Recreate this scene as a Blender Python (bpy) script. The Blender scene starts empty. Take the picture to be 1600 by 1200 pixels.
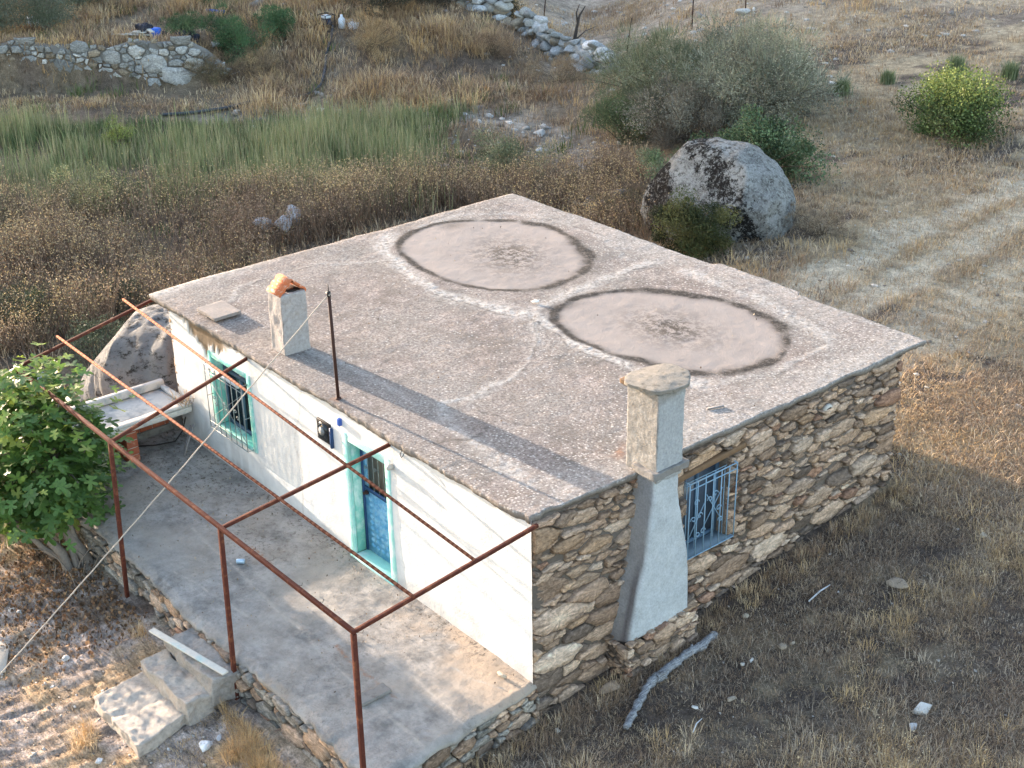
import bpy, bmesh, math, random
import numpy as np
from mathutils import Vector, Matrix
rs = np.random.RandomState(7)
random.seed(7)
R = math.radians
scene = bpy.context.scene

# ---------------------------------------------------------------- camera
F, CX, CY, CZ, YAW, PITCH, ROLL = 2221.58, 11.106, -9.486, 11.231, -0.8780, 0.4483, -0.0166
cam = bpy.data.cameras.new('camera'); camo = bpy.data.objects.new('camera', cam)
scene.collection.objects.link(camo); scene.camera = camo
cam.sensor_fit = 'HORIZONTAL'; cam.sensor_width = 36; cam.lens = 36 * F / 1600
cam.clip_start = .1; cam.clip_end = 2000
_d = Vector((math.cos(PITCH) * math.sin(YAW), math.cos(PITCH) * math.cos(YAW), -math.sin(PITCH)))
_r = Vector((math.cos(YAW), -math.sin(YAW), 0)); _u = _r.cross(_d)
_r2 = _r * math.cos(ROLL) + _u * math.sin(ROLL); _u2 = -_r * math.sin(ROLL) + _u * math.cos(ROLL)
camo.matrix_world = Matrix(((_r2.x, _u2.x, -_d.x, CX), (_r2.y, _u2.y, -_d.y, CY), (_r2.z, _u2.z, -_d.z, CZ), (0, 0, 0, 1)))

# ---------------------------------------------------------------- light
SUN_EL = R(8.8); SUN_DIR = Vector((1.0, 0.105, 0)).normalized()      # direction the light travels, horizontally
world = bpy.data.worlds.new('World'); scene.world = world; world.use_nodes = True
wn = world.node_tree.nodes; wl = world.node_tree.links
bg = wn['Background']; sky = wn.new('ShaderNodeTexSky'); sky.sky_type = 'NISHITA'; sky.sun_disc = False
sky.sun_elevation = SUN_EL
src = -SUN_DIR                                                       # towards the sun
sky.sun_rotation = math.atan2(src.x, src.y)
sky.dust_density = 1.5; sky.air_density = 1.0
tint = wn.new('ShaderNodeMix'); tint.data_type = 'RGBA'; tint.blend_type = 'MULTIPLY'; tint.inputs[0].default_value = 1
wl.new(sky.outputs[0], tint.inputs[6]); tint.inputs[7].default_value = (1.08, .985, .955, 1)      # hazy evening air
wl.new(tint.outputs[2], bg.inputs[0]); bg.inputs[1].default_value = 0.15
sl = bpy.data.lights.new('sun', 'SUN'); sl.energy = 3.1; sl.angle = R(.6); sl.color = (1, .81, .63)
so = bpy.data.objects.new('sun', sl); scene.collection.objects.link(so)
travel = Vector((SUN_DIR.x * math.cos(SUN_EL), SUN_DIR.y * math.cos(SUN_EL), -math.sin(SUN_EL)))
so.rotation_euler = travel.to_track_quat('-Z', 'Y').to_euler(); so.location = (-20, -5, 20)
scene.view_settings.view_transform = 'Standard'; scene.view_settings.look = 'None'
scene.view_settings.exposure = 2.66; scene.view_settings.gamma = 1
scene.cycles.max_bounces = 6; scene.cycles.diffuse_bounces = 3; scene.cycles.transparent_max_bounces = 4

def sstep(a,b,x):
    t=np.clip((x-a)/(b-a),0,1); return t*t*(3-2*t)
def _hash(ix,iy,s):
    n=(ix.astype(np.int64)*374761393+iy.astype(np.int64)*668265263+s*974711)&0x7fffffff
    n=((n^(n>>13))*1274126177)&0x7fffffff
    return ((n^(n>>16))&0xffff)/65535.
def vnoise(x,y,s=0):
    x=np.asarray(x,float);y=np.asarray(y,float)
    ix=np.floor(x);iy=np.floor(y);fx=x-ix;fy=y-iy
    fx=fx*fx*(3-2*fx);fy=fy*fy*(3-2*fy);ix=ix.astype(np.int64);iy=iy.astype(np.int64)
    a=_hash(ix,iy,s);b=_hash(ix+1,iy,s);c=_hash(ix,iy+1,s);d=_hash(ix+1,iy+1,s)
    return (a+(b-a)*fx)*(1-fy)+(c+(d-c)*fx)*fy-.5
def fbm(x,y,s=0,o=4):
    r=0;a=1
    for i in range(o): r=r+a*vnoise(x*2**i+17.3*i,y*2**i-9.1*i,s+i);a*=.5
    return r
def h0(x,y):
    x=np.asarray(x,float);y=np.asarray(y,float)
    v=(x-11.1)*-.77+(y+9.5)*.64; u=(x-11.1)*.64+(y+9.5)*.77
    g1=np.interp(y,[-60,-8,-5,-4,-2.6,0,2.9,5,7.3,10,20,40,80,200],[-4,-1.45,-1.12,-.93,-.64,-.54,-.28,-.04,.2,.36,.8,1.9,5,12])
    gl=np.interp(y,[-60,-8,-5,-4,-2.6,0,10,200],[-4,-1.4,-1.1,-.95,-.7,-.7,-.75,-.8])
    w=sstep(-3,-13,x)*sstep(6,-2,u*1.0-(v-20)*.12)
    w=np.maximum(w,sstep(-1,-7,x)*sstep(3,-1,y)) if False else w
    z=g1*(1-w)+gl*w
    L=sstep(4,-2,u)
    L2=sstep(-10,-11.6,u)
    z=z+L*.14*sstep(44.8,48.2,v)
    z=z+L*(L2*1.36*sstep(48.75,49.05,v)+(1-L2)*1.36*sstep(47.5,55,v))
    z=z+1.2*L*sstep(56,90,v)
    # unseen western ridge, its crest shaped to shade the field but spare the roof 
    yr=y-.09*(x+90)+.09*85      # y it shades near the house
    return z
def fold(u): return 0*u
def ridge(x,y):  # unseen hill; crest heights set to shade the field and leave gaps lit
    x=np.asarray(x,float);y=np.asarray(y,float)
    y0=y+.105*85
    top=np.interp(y0,[-60,-25,-6,-1.5,0,1,8,10.4,11.6,19,20.5,22.5,24,60,140],[3,4,6,9,10.8,11.2,11.2,12.2,16.5,17.5,13.8,13.8,18,22,16])
    return (top)*np.exp(-((x+95)/np.where(x>-95,14,60))**2)
def h(x,y,detail=True):
    z=h0(x,y)+ridge(x,y)
    if detail:
        near=sstep(14,22,np.hypot(x+2,y-2))
        z=z+(.05+.2*near)*fbm(x*.22,y*.22,3,3)+.03*fbm(x*1.3,y*1.3,9,3)
    return z

# ---------------------------------------------------------------- helpers
def mesh_np(name, V, faces, mat=None, parent=None, col=None, smooth=False, attrs=None):
    """V (n,3); faces: list of lists, or an (m,k) int array"""
    me = bpy.data.meshes.new(name)
    V = np.asarray(V, np.float32)
    if isinstance(faces, np.ndarray):
        m, k = faces.shape; starts = np.arange(m) * k; loops = faces.ravel()
    else:
        lens = np.array([len(f) for f in faces]); starts = np.concatenate(([0], np.cumsum(lens)[:-1]))
        loops = np.concatenate([np.asarray(f) for f in faces]); m = len(faces)
    me.vertices.add(len(V)); me.vertices.foreach_set('co', V.ravel())
    me.loops.add(len(loops)); me.loops.foreach_set('vertex_index', loops.astype(np.int32))
    me.polygons.add(m); me.polygons.foreach_set('loop_start', starts.astype(np.int32))
    if smooth: me.polygons.foreach_set('use_smooth', np.ones(m, bool))
    me.update(calc_edges=True); me.validate()
    if col is not None:
        a = me.color_attributes.new('col', 'FLOAT_COLOR', 'POINT')
        c = np.ones((len(V), 4), np.float32); c[:, :3] = col; a.data.foreach_set('color', c.ravel())
    for k_, v_ in (attrs or {}).items():
        a = me.attributes.new(k_, 'FLOAT', 'POINT'); a.data.foreach_set('value', np.asarray(v_, np.float32))
    if mat: me.materials.append(mat)
    o = bpy.data.objects.new(name, me); scene.collection.objects.link(o)
    if parent: o.parent = parent
    return o

def tag(o, label, cat, group=None, kind=None):
    if label: o['label'] = label
    if cat: o['category'] = cat
    if group: o['group'] = group
    if kind: o['kind'] = kind
    return o
def thing(name, label, cat, loc=(0, 0, 0), group=None):
    o = bpy.data.objects.new(name, None); scene.collection.objects.link(o); o.location = loc
    o.empty_display_size = .2
    return tag(o, label, cat, group)
def local(o, V): return np.asarray(V, float) - np.array(o.location)[None] if o else np.asarray(V, float)

class MB:
    """collects shapes into one mesh (world coordinates)"""
    def __init__(s): s.v = []; s.f = []; s.c = []
    def add(s, V, Fc, c=(1, 1, 1)):
        n = len(s.v); s.v.extend([tuple(map(float, q)) for q in V]); s.f.extend([[n + i for i in f] for f in Fc]); s.c.extend([c] * len(V)); return s
    def box(s, a, b, c=(1, 1, 1)):
        (x0, y0, z0), (x1, y1, z1) = a, b
        return s.add([(x0, y0, z0), (x1, y0, z0), (x1, y1, z0), (x0, y1, z0), (x0, y0, z1), (x1, y0, z1), (x1, y1, z1), (x0, y1, z1)],
                     [[0, 3, 2, 1], [4, 5, 6, 7], [0, 1, 5, 4], [1, 2, 6, 5], [2, 3, 7, 6], [3, 0, 4, 7]], c)
    def bar(s, p, q, w, t=None, up=(0, 0, 1), c=(1, 1, 1)):
        p, q = Vector(p), Vector(q); t = t or w; d = (q - p).normalized(); up = Vector(up)
        if abs(d.dot(up)) > .98: up = Vector((1, 0, 0))
        sd = d.cross(up).normalized(); u = sd.cross(d)
        V = [e + sd * (a * w / 2) + u * (b * t / 2) for e in (p, q) for a, b in ((-1, -1), (1, -1), (1, 1), (-1, 1))]
        return s.add(V, [[0, 1, 2, 3], [7, 6, 5, 4], [0, 4, 5, 1], [1, 5, 6, 2], [2, 6, 7, 3], [3, 7, 4, 0]], c)
    def tube(s, pts, rad, n=6, c=(1, 1, 1), cap=True):
        pts = [Vector(p) for p in pts]; rad = rad if hasattr(rad, '__len__') else [rad] * len(pts)
        V = []; prev = None
        for i, p in enumerate(pts):
            d = (pts[min(i + 1, len(pts) - 1)] - pts[max(i - 1, 0)]).normalized()
            if prev is None: a = d.orthogonal().normalized()
            else: a = (prev - d * prev.dot(d)).normalized()
            prev = a; b = d.cross(a)
            for k in range(n):
                t = 2 * math.pi * k / n; V.append(p + (a * math.cos(t) + b * math.sin(t)) * rad[i])
        Fc = [[i * n + k, i * n + (k + 1) % n, (i + 1) * n + (k + 1) % n, (i + 1) * n + k] for i in range(len(pts) - 1) for k in range(n)]
        if cap: Fc += [list(range(n))[::-1], [(len(pts) - 1) * n + k for k in range(n)]]
        return s.add(V, Fc, c)
    def build(s, name, mat, parent=None, smooth=False, bevel=0, jit=0):
        V = np.array(s.v, float)
        if jit: V = V + (np.random.RandomState(3).rand(*V.shape) - .5) * jit
        o = mesh_np(name, local(parent, V), s.f, mat, parent, col=np.array(s.c), smooth=smooth)
        if bevel:
            m = o.modifiers.new('bevel', 'BEVEL'); m.width = bevel; m.segments = 2; m.limit_method = 'ANGLE'
        return o

# ---- materials
def M(name, rough=.85, build=None, spec=.3, metal=0):
    m = bpy.data.materials.new(name); m.use_nodes = True; nt = m.node_tree
    b = nt.nodes['Principled BSDF']; b.inputs['Roughness'].default_value = rough
    b.inputs['Specular IOR Level'].default_value = spec; b.inputs['Metallic'].default_value = metal
    if build: build(nt, b)
    return m
def N(nt, t, **k):
    n = nt.nodes.new(t)
    for a, v in k.items(): setattr(n, a, v)
    return n
def noise(nt, scale, detail=4, rough=.6, vec=None, out='Fac', scl=None):
    n = N(nt, 'ShaderNodeTexNoise'); n.inputs['Scale'].default_value = scale; n.inputs['Detail'].default_value = detail
    n.inputs['Roughness'].default_value = rough
    tc = vec if vec is not None else coord(nt)
    if scl:
        mp = N(nt, 'ShaderNodeMapping'); mp.inputs['Scale'].default_value = scl; nt.links.new(tc, mp.inputs[0]); tc = mp.outputs[0]
    nt.links.new(tc, n.inputs['Vector']); return n.outputs[out]
def coord(nt):
    g = N(nt, 'ShaderNodeNewGeometry'); return g.outputs['Position']
def objco(nt): return N(nt, 'ShaderNodeTexCoord').outputs['Object']
def ramp(nt, fac, stops):
    r = N(nt, 'ShaderNodeValToRGB'); e = r.color_ramp.elements
    while len(e) < len(stops): e.new(.5)
    for i, (p, c) in enumerate(stops):
        e[i].position = p; e[i].color = (*c, 1) if hasattr(c, '__len__') else (c, c, c, 1)
    nt.links.new(fac, r.inputs[0]); return r.outputs[0]
def mix(nt, fac, a, b, blend='MIX'):
    m = N(nt, 'ShaderNodeMix', data_type='RGBA', blend_type=blend)
    for s_, v in ((0, fac), (6, a), (7, b)):
        if hasattr(v, 'is_linked'): nt.links.new(v, m.inputs[s_])
        elif s_ == 0: m.inputs[0].default_value = v
        else: m.inputs[s_].default_value = (*v, 1)
    return m.outputs[2]
def attr(nt, name, out='Color'): 
    a = N(nt, 'ShaderNodeAttribute'); a.attribute_name = name; return a.outputs[out]
def bump(nt, b, h_, strength=.5, dist=.02):
    n = N(nt, 'ShaderNodeBump'); n.inputs['Strength'].default_value = strength; n.inputs['Distance'].default_value = dist
    nt.links.new(h_, n.inputs['Height']); nt.links.new(n.outputs[0], b.inputs['Normal']); return n
def simple(color, var=.25, scale=8, bs=.3, bd=.01, stain=None, stain_scale=2, stain_lo=.55, stain_hi=.7):
    def f(nt, b):
        n1 = noise(nt, scale, 6, .7)
        c = mix(nt, n1, tuple(x * (1 - var) for x in color), tuple(min(1, x * (1 + var)) for x in color))
        if stain:
            s_ = ramp(nt, noise(nt, stain_scale, 5, .65), [(stain_lo, 0), (stain_hi, 1)])
            c = mix(nt, s_, c, stain)
        nt.links.new(c, b.inputs['Base Color'])
        if bs: bump(nt, b, noise(nt, scale * 4, 5, .7), bs, bd)
    return f
def attrmat(name, rough=.85, var=.3, scale=30, bs=.4, bd=.01, transl=0, spec=.25):
    def f(nt, b):
        c = attr(nt, 'col')
        if var: c = mix(nt, 1.0, c, ramp(nt, noise(nt, scale, 5, .7), [(.3, 1 - var), (.7, 1 + var)]), 'MULTIPLY')
        nt.links.new(c, b.inputs['Base Color'])
        if bs: bump(nt, b, noise(nt, scale * 1.5, 5, .7), bs, bd)
        if transl:
            tr = N(nt, 'ShaderNodeBsdfTranslucent'); nt.links.new(c, tr.inputs[0])
            mx = N(nt, 'ShaderNodeMixShader'); mx.inputs[0].default_value = transl
            nt.links.new(b.outputs[0], mx.inputs[1]); nt.links.new(tr.outputs[0], mx.inputs[2])
            nt.links.new(mx.outputs[0], nt.nodes['Material Output'].inputs[0])
    return M(name, rough, f, spec)

m_grass = attrmat('dry_grass_blades', .8, 0, bs=0, transl=.12, spec=.1)
m_leaf = attrmat('leaf', .6, 0, bs=0, transl=.15, spec=.25)
m_figleaf = attrmat('fig_leaf', .45, .25, 40, .2, .003, transl=.35, spec=.4)
m_stem = attrmat('stem', .85, .25, 30, .3, .005)
def stonemat(nt, b):
    c = attr(nt, 'col')
    c = mix(nt, 1.0, c, ramp(nt, noise(nt, 20, 6, .75), [(.3, .6), (.7, 1.4)]), 'MULTIPLY')
    c = mix(nt, 1.0, c, ramp(nt, noise(nt, 9, 6, .75, scl=(1, 1, 5)), [(.32, .6), (.5, 1.0), (.7, 1.3)]), 'MULTIPLY')
    c = mix(nt, ramp(nt, noise(nt, 3.3, 5, .7), [(.64, 0), (.74, .4)]), c, (.15, .13, .11))
    nt.links.new(c, b.inputs['Base Color'])
    mx = N(nt, 'ShaderNodeMath', operation='ADD'); nt.links.new(noise(nt, 24, 6, .75), mx.inputs[0]); nt.links.new(noise(nt, 12, 5, .7, scl=(1, 1, 4)), mx.inputs[1])
    bump(nt, b, mx.outputs[0], .9, .03)
m_stone = M('rubble_stone', .92, stonemat, .15)
m_mortar = M('mortar', .95, simple((.15, .125, .105), .4, 14, .8, .02))
m_rust = M('red_oxide_steel', .8, simple((.085, .026, .018), .4, 20, .4, .004, stain=(.17, .065, .035), stain_scale=8, stain_lo=.52, stain_hi=.66), .15)
def purl(nt, b):
    w = N(nt, 'ShaderNodeTexWave'); w.bands_direction = 'X'; w.inputs['Scale'].default_value = 3.1; w.inputs['Distortion'].default_value = 4.5
    w.inputs['Detail'].default_value = 2; nt.links.new(coord(nt), w.inputs[0])
    c = mix(nt, ramp(nt, w.outputs['Fac'], [(.35, 0), (.6, 1)]), (.15, .05, .03), (.27, .105, .06))
    nt.links.new(c, b.inputs['Base Color'])
m_purlin = M('worn_red_steel', .85, purl, .12)
m_black = M('black_iron', .6, simple((.02, .018, .018), .3, 20, .2, .003))
m_darkrust = M('dark_rusty_iron', .75, simple((.045, .02, .015), .5, 18, .3, .003))

def whitewash(nt, b):
    n1 = noise(nt, 3, 6, .65); n2 = noise(nt, 22, 5, .7)
    c = ramp(nt, n1, [(.25, (.56, .575, .59)), (.6, (.72, .725, .72))])
    c = mix(nt, ramp(nt, n2, [(.62, 0), (.8, .5)]), c, (.56, .54, .52))
    c = mix(nt, attr(nt, 'peel', 'Fac'), c, mix(nt, noise(nt, 14, 5, .7, scl=(1.6, 1, .5)), (.085, .07, .055), (.30, .22, .145)))
    c = mix(nt, attr(nt, 'dirt', 'Fac'), c, (.42, .40, .38))
    nt.links.new(c, b.inputs['Base Color'])
    mx = N(nt, 'ShaderNodeMath', operation='ADD'); nt.links.new(noise(nt, 7, 6, .62), mx.inputs[0]); nt.links.new(noise(nt, 40, 3, .6), mx.inputs[1])
    bump(nt, b, mx.outputs[0], .4, .015)
m_white = M('whitewash', .9, whitewash, .15)
m_teal = M('teal_paint', .7, simple((.20, .56, .50), .2, 9, .4, .006, stain=(.55, .74, .70), stain_scale=5, stain_lo=.45, stain_hi=.66))
m_teal_l = M('pale_teal_paint', .8, simple((.36, .70, .64), .2, 9, .5, .008, stain=(.66, .78, .76), stain_scale=3.5, stain_lo=.5, stain_hi=.65))
m_blue = M('blue_door_paint', .6, simple((.09, .30, .52), .35, 10, .3, .004, stain=(.22, .44, .62), stain_scale=9, stain_lo=.45, stain_hi=.6), .4)
m_dkblue = M('dark_blue_paint', .6, simple((.02, .06, .16), .3, 14, .2, .003))
m_ltblue = M('light_blue_iron', .55, simple((.22, .36, .50), .3, 25, .1, .002, stain=(.36, .42, .47), stain_scale=12), .4)
m_glass = M('dark_window_glass', .12, simple((.015, .02, .025), .3, 3, 0), .5)
m_bluglass = M('sky_reflection_glass', .25, simple((.075, .10, .14), .4, 3, 0), .5)  # bluish sky reflection put into the pane colour
m_brownglass = M('dusty_patterned_glass', .35, simple((.10, .08, .06), .5, 16, .5, .003), .5)
m_wood = M('weathered_wood', .85, lambda nt, b: (nt.links.new(mix(nt, noise(nt, 6, 6, .7, scl=(5, 1, 5)), (.13, .12, .12), (.36, .34, .34)), b.inputs['Base Color']), bump(nt, b, noise(nt, 10, 5, .7, scl=(6, 1, 6)), .5, .01)))
m_beam = M('brown_lintel_wood', .8, simple((.17, .105, .06), .45, 12, .5, .01))
m_brick = M('hollow_red_brick', .85, simple((.33, .10, .055), .3, 14, .4, .006, stain=(.42, .22, .15), stain_scale=9))
m_tile = M('orange_roof_tile', .8, simple((.50, .15, .065), .35, 14, .4, .008, stain=(.58, .36, .26), stain_scale=16, stain_lo=.54, stain_hi=.62), .15)
m_conc_lt = M('pale_concrete', .9, simple((.52, .50, .46), .25, 7, .5, .01, stain=(.33, .31, .28), stain_scale=4, stain_lo=.5, stain_hi=.66))
m_conc_dk = M('grey_cement', .95, simple((.21, .20, .19), .3, 9, .7, .015, stain=(.14, .13, .12), stain_scale=5, stain_lo=.5, stain_hi=.62))
m_flare = M('grey_whitewash', .9, lambda nt, b: (nt.links.new(mix(nt, 1.0, attr(nt, 'col'), mix(nt, .5, ramp(nt, noise(nt, 4, 8, .75), [(.34, .62), (.60, 1.12)]), ramp(nt, noise(nt, 34, 6, .75), [(.34, .6), (.6, 1.15)])), 'MULTIPLY'), b.inputs['Base Color']), bump(nt, b, noise(nt, 26, 6, .75), .8, .015)))
def stackmat(nt, b):
    n1 = noise(nt, 13, 8, .78)
    c = ramp(nt, n1, [(.3, (.15, .14, .13)), (.5, (.27, .26, .245)), (.68, (.38, .37, .355))])
    nt.links.new(mix(nt, attr(nt, 'peel', 'Fac'), c, ramp(nt, noise(nt, 25, 5, .7), [(.3, (.28, .295, .31)), (.7, (.46, .475, .49))])), b.inputs['Base Color'])
    bump(nt, b, noise(nt, 18, 6, .75), .9, .03)
m_stack = M('weathered_render', .95, stackmat)

def roofmat(nt, b):
    A = lambda k: attr(nt, k, 'Fac')
    big = noise(nt, .55, 5, .6); mid = noise(nt, 3.0, 5, .6); fine = noise(nt, 26, 7, .75); chips = noise(nt, 60, 3, .6)
    base = mix(nt, ramp(nt, mid, [(.35, 0), (.65, 1)]), (.22, .188, .175), (.355, .31, .29))
    base = mix(nt, ramp(nt, noise(nt, 1.3, 9, .75), [(.40, .85), (.53, 0)]), base, (.165, .15, .14))
    base = mix(nt, ramp(nt, big, [(.38, 0), (.62, .6)]), base, (.34, .325, .305))
    base = mix(nt, ramp(nt, fine, [(.42, 0), (.58, 1)]), mix(nt, .78, base, (.10, .085, .075)), base)
    # pale lichen-like chips, thicker along the east side
    v = N(nt, 'ShaderNodeTexVoronoi'); v.inputs['Scale'].default_value = 22; nt.links.new(coord(nt), v.inputs['Vector'])
    vs = N(nt, 'ShaderNodeSeparateColor'); nt.links.new(v.outputs['Color'], vs.inputs[0])
    near = ramp(nt, v.outputs['Distance'], [(.24, 1), (.42, 0)])
    sel = N(nt, 'ShaderNodeMath', operation='LESS_THAN'); nt.links.new(vs.outputs[0], sel.inputs[0]); nt.links.new(A('chips'), sel.inputs[1])
    mm = N(nt, 'ShaderNodeMath', operation='MULTIPLY'); nt.links.new(near, mm.inputs[0]); nt.links.new(sel.outputs[0], mm.inputs[1])
    m2 = N(nt, 'ShaderNodeMath', operation='MULTIPLY'); nt.links.new(mm.outputs[0], m2.inputs[0]); nt.links.new(ramp(nt, fine, [(.35, .25), (.6, 1)]), m2.inputs[1])
    c = mix(nt, m2.outputs[0], base, (.49, .47, .445))
    smooth = mix(nt, noise(nt, 2.4, 5, .6), (.225, .20, .188), (.32, .288, .27))
    smooth = mix(nt, ramp(nt, noise(nt, 9, 7, .75), [(.3, .7), (.45, 0)]), smooth, (.27, .24, .22))
    c = mix(nt, A('patch'), c, smooth)
    sf = N(nt, 'ShaderNodeMath', operation='MULTIPLY'); nt.links.new(A('seam'), sf.inputs[0]); nt.links.new(ramp(nt, noise(nt, 14, 7, .8), [(.40, 0), (.58, 1)]), sf.inputs[1])
    c = mix(nt, sf.outputs[0], c, (.44, .43, .41))
    rf = N(nt, 'ShaderNodeMath', operation='MULTIPLY'); nt.links.new(A('rim'), rf.inputs[0]); nt.links.new(ramp(nt, noise(nt, 17, 7, .8), [(.30, .4), (.52, 1)]), rf.inputs[1])
    c = mix(nt, rf.outputs[0], c, (.035, .032, .03))
    df = N(nt, 'ShaderNodeMath', operation='MULTIPLY'); nt.links.new(A('debris'), df.inputs[0]); nt.links.new(ramp(nt, noise(nt, 8, 10, .85), [(.46, 0), (.53, 1)]), df.inputs[1])
    c = mix(nt, df.outputs[0], c, (.07, .06, .052))
    c = mix(nt, A('rusty'), c, (.24, .12, .07))
    c = mix(nt, A('edge'), c, (.22, .20, .18))
    nt.links.new(c, b.inputs['Base Color'])
    ad = N(nt, 'ShaderNodeMath', operation='ADD'); nt.links.new(fine, ad.inputs[0]); nt.links.new(chips, ad.inputs[1])
    bm = bump(nt, b, ad.outputs[0], .6, .018)
m_roof = M('old_roof_concrete', .95, roofmat, .15)

def terrmat(nt, b):
    A = lambda k: attr(nt, k, 'Fac')
    mid = noise(nt, 2.2, 9, .74); fine = noise(nt, 11, 8, .78); big = noise(nt, .6, 4, .5)
    c = mix(nt, ramp(nt, mid, [(.38, 0), (.60, 1)]), (.17, .165, .16), (.36, .345, .33))
    c = mix(nt, ramp(nt, big, [(.45, 0), (.6, .7)]), c, (.35, .315, .275))
    c = mix(nt, ramp(nt, fine, [(.30, .7), (.40, 0)]), c, (.16, .145, .13))
    c = mix(nt, A('sand'), c, (.40, .32, .25))
    sp = N(nt, 'ShaderNodeMath', operation='MULTIPLY'); nt.links.new(A('crumb'), sp.inputs[0]); nt.links.new(ramp(nt, noise(nt, 10, 8, .85), [(.53, 0), (.58, 1)]), sp.inputs[1])
    c = mix(nt, sp.outputs[0], c, (.10, .085, .07))
    cf = N(nt, 'ShaderNodeMath', operation='MULTIPLY'); nt.links.new(A('crack'), cf.inputs[0]); nt.links.new(ramp(nt, noise(nt, 6, 5, .7), [(.4, .1), (.6, 1)]), cf.inputs[1])
    c = mix(nt, cf.outputs[0], c, (.40, .37, .335))
    rfx = N(nt, 'ShaderNodeMath', operation='MULTIPLY'); nt.links.new(A('rusty'), rfx.inputs[0]); nt.links.new(ramp(nt, noise(nt, 12, 5, .7), [(.4, 0), (.6, 1)]), rfx.inputs[1])
    c = mix(nt, rfx.outputs[0], c, (.28, .15, .09))
    nt.links.new(c, b.inputs['Base Color'])
    bump(nt, b, noise(nt, 9, 8, .76), .8, .04)
m_terrace = M('terrace_cement', .92, terrmat, .2)

# ---------------------------------------------------------------- ground
def axis(segs):
    out = []
    for a, b_, st in segs: out.append(np.arange(a, b_ - 1e-6, st))
    return np.concatenate(out)
gx = np.concatenate((-np.geomspace(600, 48, 40)[:-1], axis([(-48, -26, .28), (-26, -14, .16), (-14, -8.0, .11), (-8.0, -1, .05), (-1, 7, .09)]), np.geomspace(7, 500, 40)))
gy = np.concatenate((-np.geomspace(500, 7, 36)[:-1], axis([(-7, -2.4, .05), (-2.4, 12, .10), (12, 26, .15), (26, 46, .3)]), np.geomspace(46, 600, 40)))
GX, GY = np.meshgrid(gx, gy)
GZ = h(GX, GY)
# bare bedrock in front of the terrace: tilted slabs with broken edges
rockm = sstep(-2.3, -3.0, GY) * sstep(.3, -1.2, GX) * sstep(-12, -9, GX)
ang = R(68); qx = GX * math.cos(ang) + GY * math.sin(ang); qy = -GX * math.sin(ang) + GY * math.cos(ang)
lay = fbm(qx * .8, qy * 3.6, 31, 5)
ter = np.abs((lay * 5) % 1 - .5)
GZ = GZ + rockm * (.06 * lay + .045 * ter + .05 * np.abs(fbm(qx * 2.2, qy * 9, 6, 3)) + .02 * fbm(GX * 7, GY * 7, 5, 3))
# two-rut track up the right of the field
def polyd(px, py, pts):
    d = np.full(np.shape(px), 1e9)
    for (x0, y0), (x1, y1) in zip(pts[:-1], pts[1:]):
        L2 = (x1 - x0) ** 2 + (y1 - y0) ** 2; t = np.clip(((px - x0) * (x1 - x0) + (py - y0) * (y1 - y0)) / L2, 0, 1)
        d = np.minimum(d, np.hypot(px - x0 - t * (x1 - x0), py - y0 - t * (y1 - y0)))
    return d
TRACK_A = [(-5.3, 8.5), (-5.6, 12.7), (-5.85, 16), (-5.8, 20.3), (-5.5, 26)]
TRACK_B = [(-4.0, 8.0), (-4.3, 12), (-4.55, 16), (-4.8, 18.7), (-4.6, 26)]
TRACK_C = [(-2.4, 9.6), (-2.9, 12.0), (-3.0, 15), (-2.6, 20)]
def track_mask(x, y):
    w = .42 + .5 * fbm(x * 1.1, y * 1.1, 77, 3)
    return np.maximum.reduce([sstep(w + .30, w - .2, polyd(x, y, TRACK_A)), sstep(w + .3, w - .2, polyd(x, y, TRACK_B)), .8 * sstep(w + .7, w, polyd(x, y, TRACK_C))])
def UV(x, y): return (x - 11.1) * .64 + (y + 9.5) * .77, (x - 11.1) * -.77 + (y + 9.5) * .64
U, Vv = UV(GX, GY)
n1 = fbm(GX * .5, GY * .5, 41, 4); n2 = fbm(GX * 2.3, GY * 2.3, 43, 4)
C = lambda r, g, b_: np.array([r, g, b_])[None, None]
straw = C(.40, .325, .22); soil = C(.12, .095, .08); pale = C(.56, .50, .39); brown = C(.13, .10, .075)
col = straw + (soil - straw) * sstep(-.12, .25, n1 + n2 * .5)[..., None]
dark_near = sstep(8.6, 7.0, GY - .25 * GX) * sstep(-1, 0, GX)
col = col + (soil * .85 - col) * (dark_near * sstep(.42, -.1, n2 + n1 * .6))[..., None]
tm = track_mask(GX, GY); col = col + (pale - col) * (tm * .85)[..., None]
rockc = C(.34, .285, .255) * (1 + .9 * fbm(qx * 2, qy * 9, 8, 3)[..., None]) ; rockc = rockc + (C(.36, .25, .14) - rockc) * sstep(.02, .3, fbm(GX * .9, GY * .9, 23, 4))[..., None] * .75
rockc = rockc + (C(.13, .085, .05) - rockc) * (sstep(-4.6, -6.2, GX) * sstep(-3.9, -2.9, GY) * sstep(-.2, .1, n2))[..., None] * .8
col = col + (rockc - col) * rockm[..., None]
valley = sstep(-9, -13, GX) * sstep(8, 2, U)
col = col + (brown * (1 + n2[..., None]) - col) * (valley * .75)[..., None]  # ground colour darkened for the shade gaps below the brush
gravel = np.exp(-(polyd(GX, GY, [(-29.5, 12.5), (-28.3, 15.2), (-25.6, 17.6), (-22.5, 18.6), (-19.5, 18.2), (-17.5, 17.2)]) / 1.0) ** 2)
col = col + (C(.27, .25, .22) * (1 + .8 * n2[..., None]) - col) * (gravel * .85)[..., None]
hi = sstep(-1, 3, U) * sstep(42, 54, Vv); col = col + (C(.38, .32, .255) * (1 + .7 * n2[..., None]) - col) * (hi * .8)[..., None]
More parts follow.
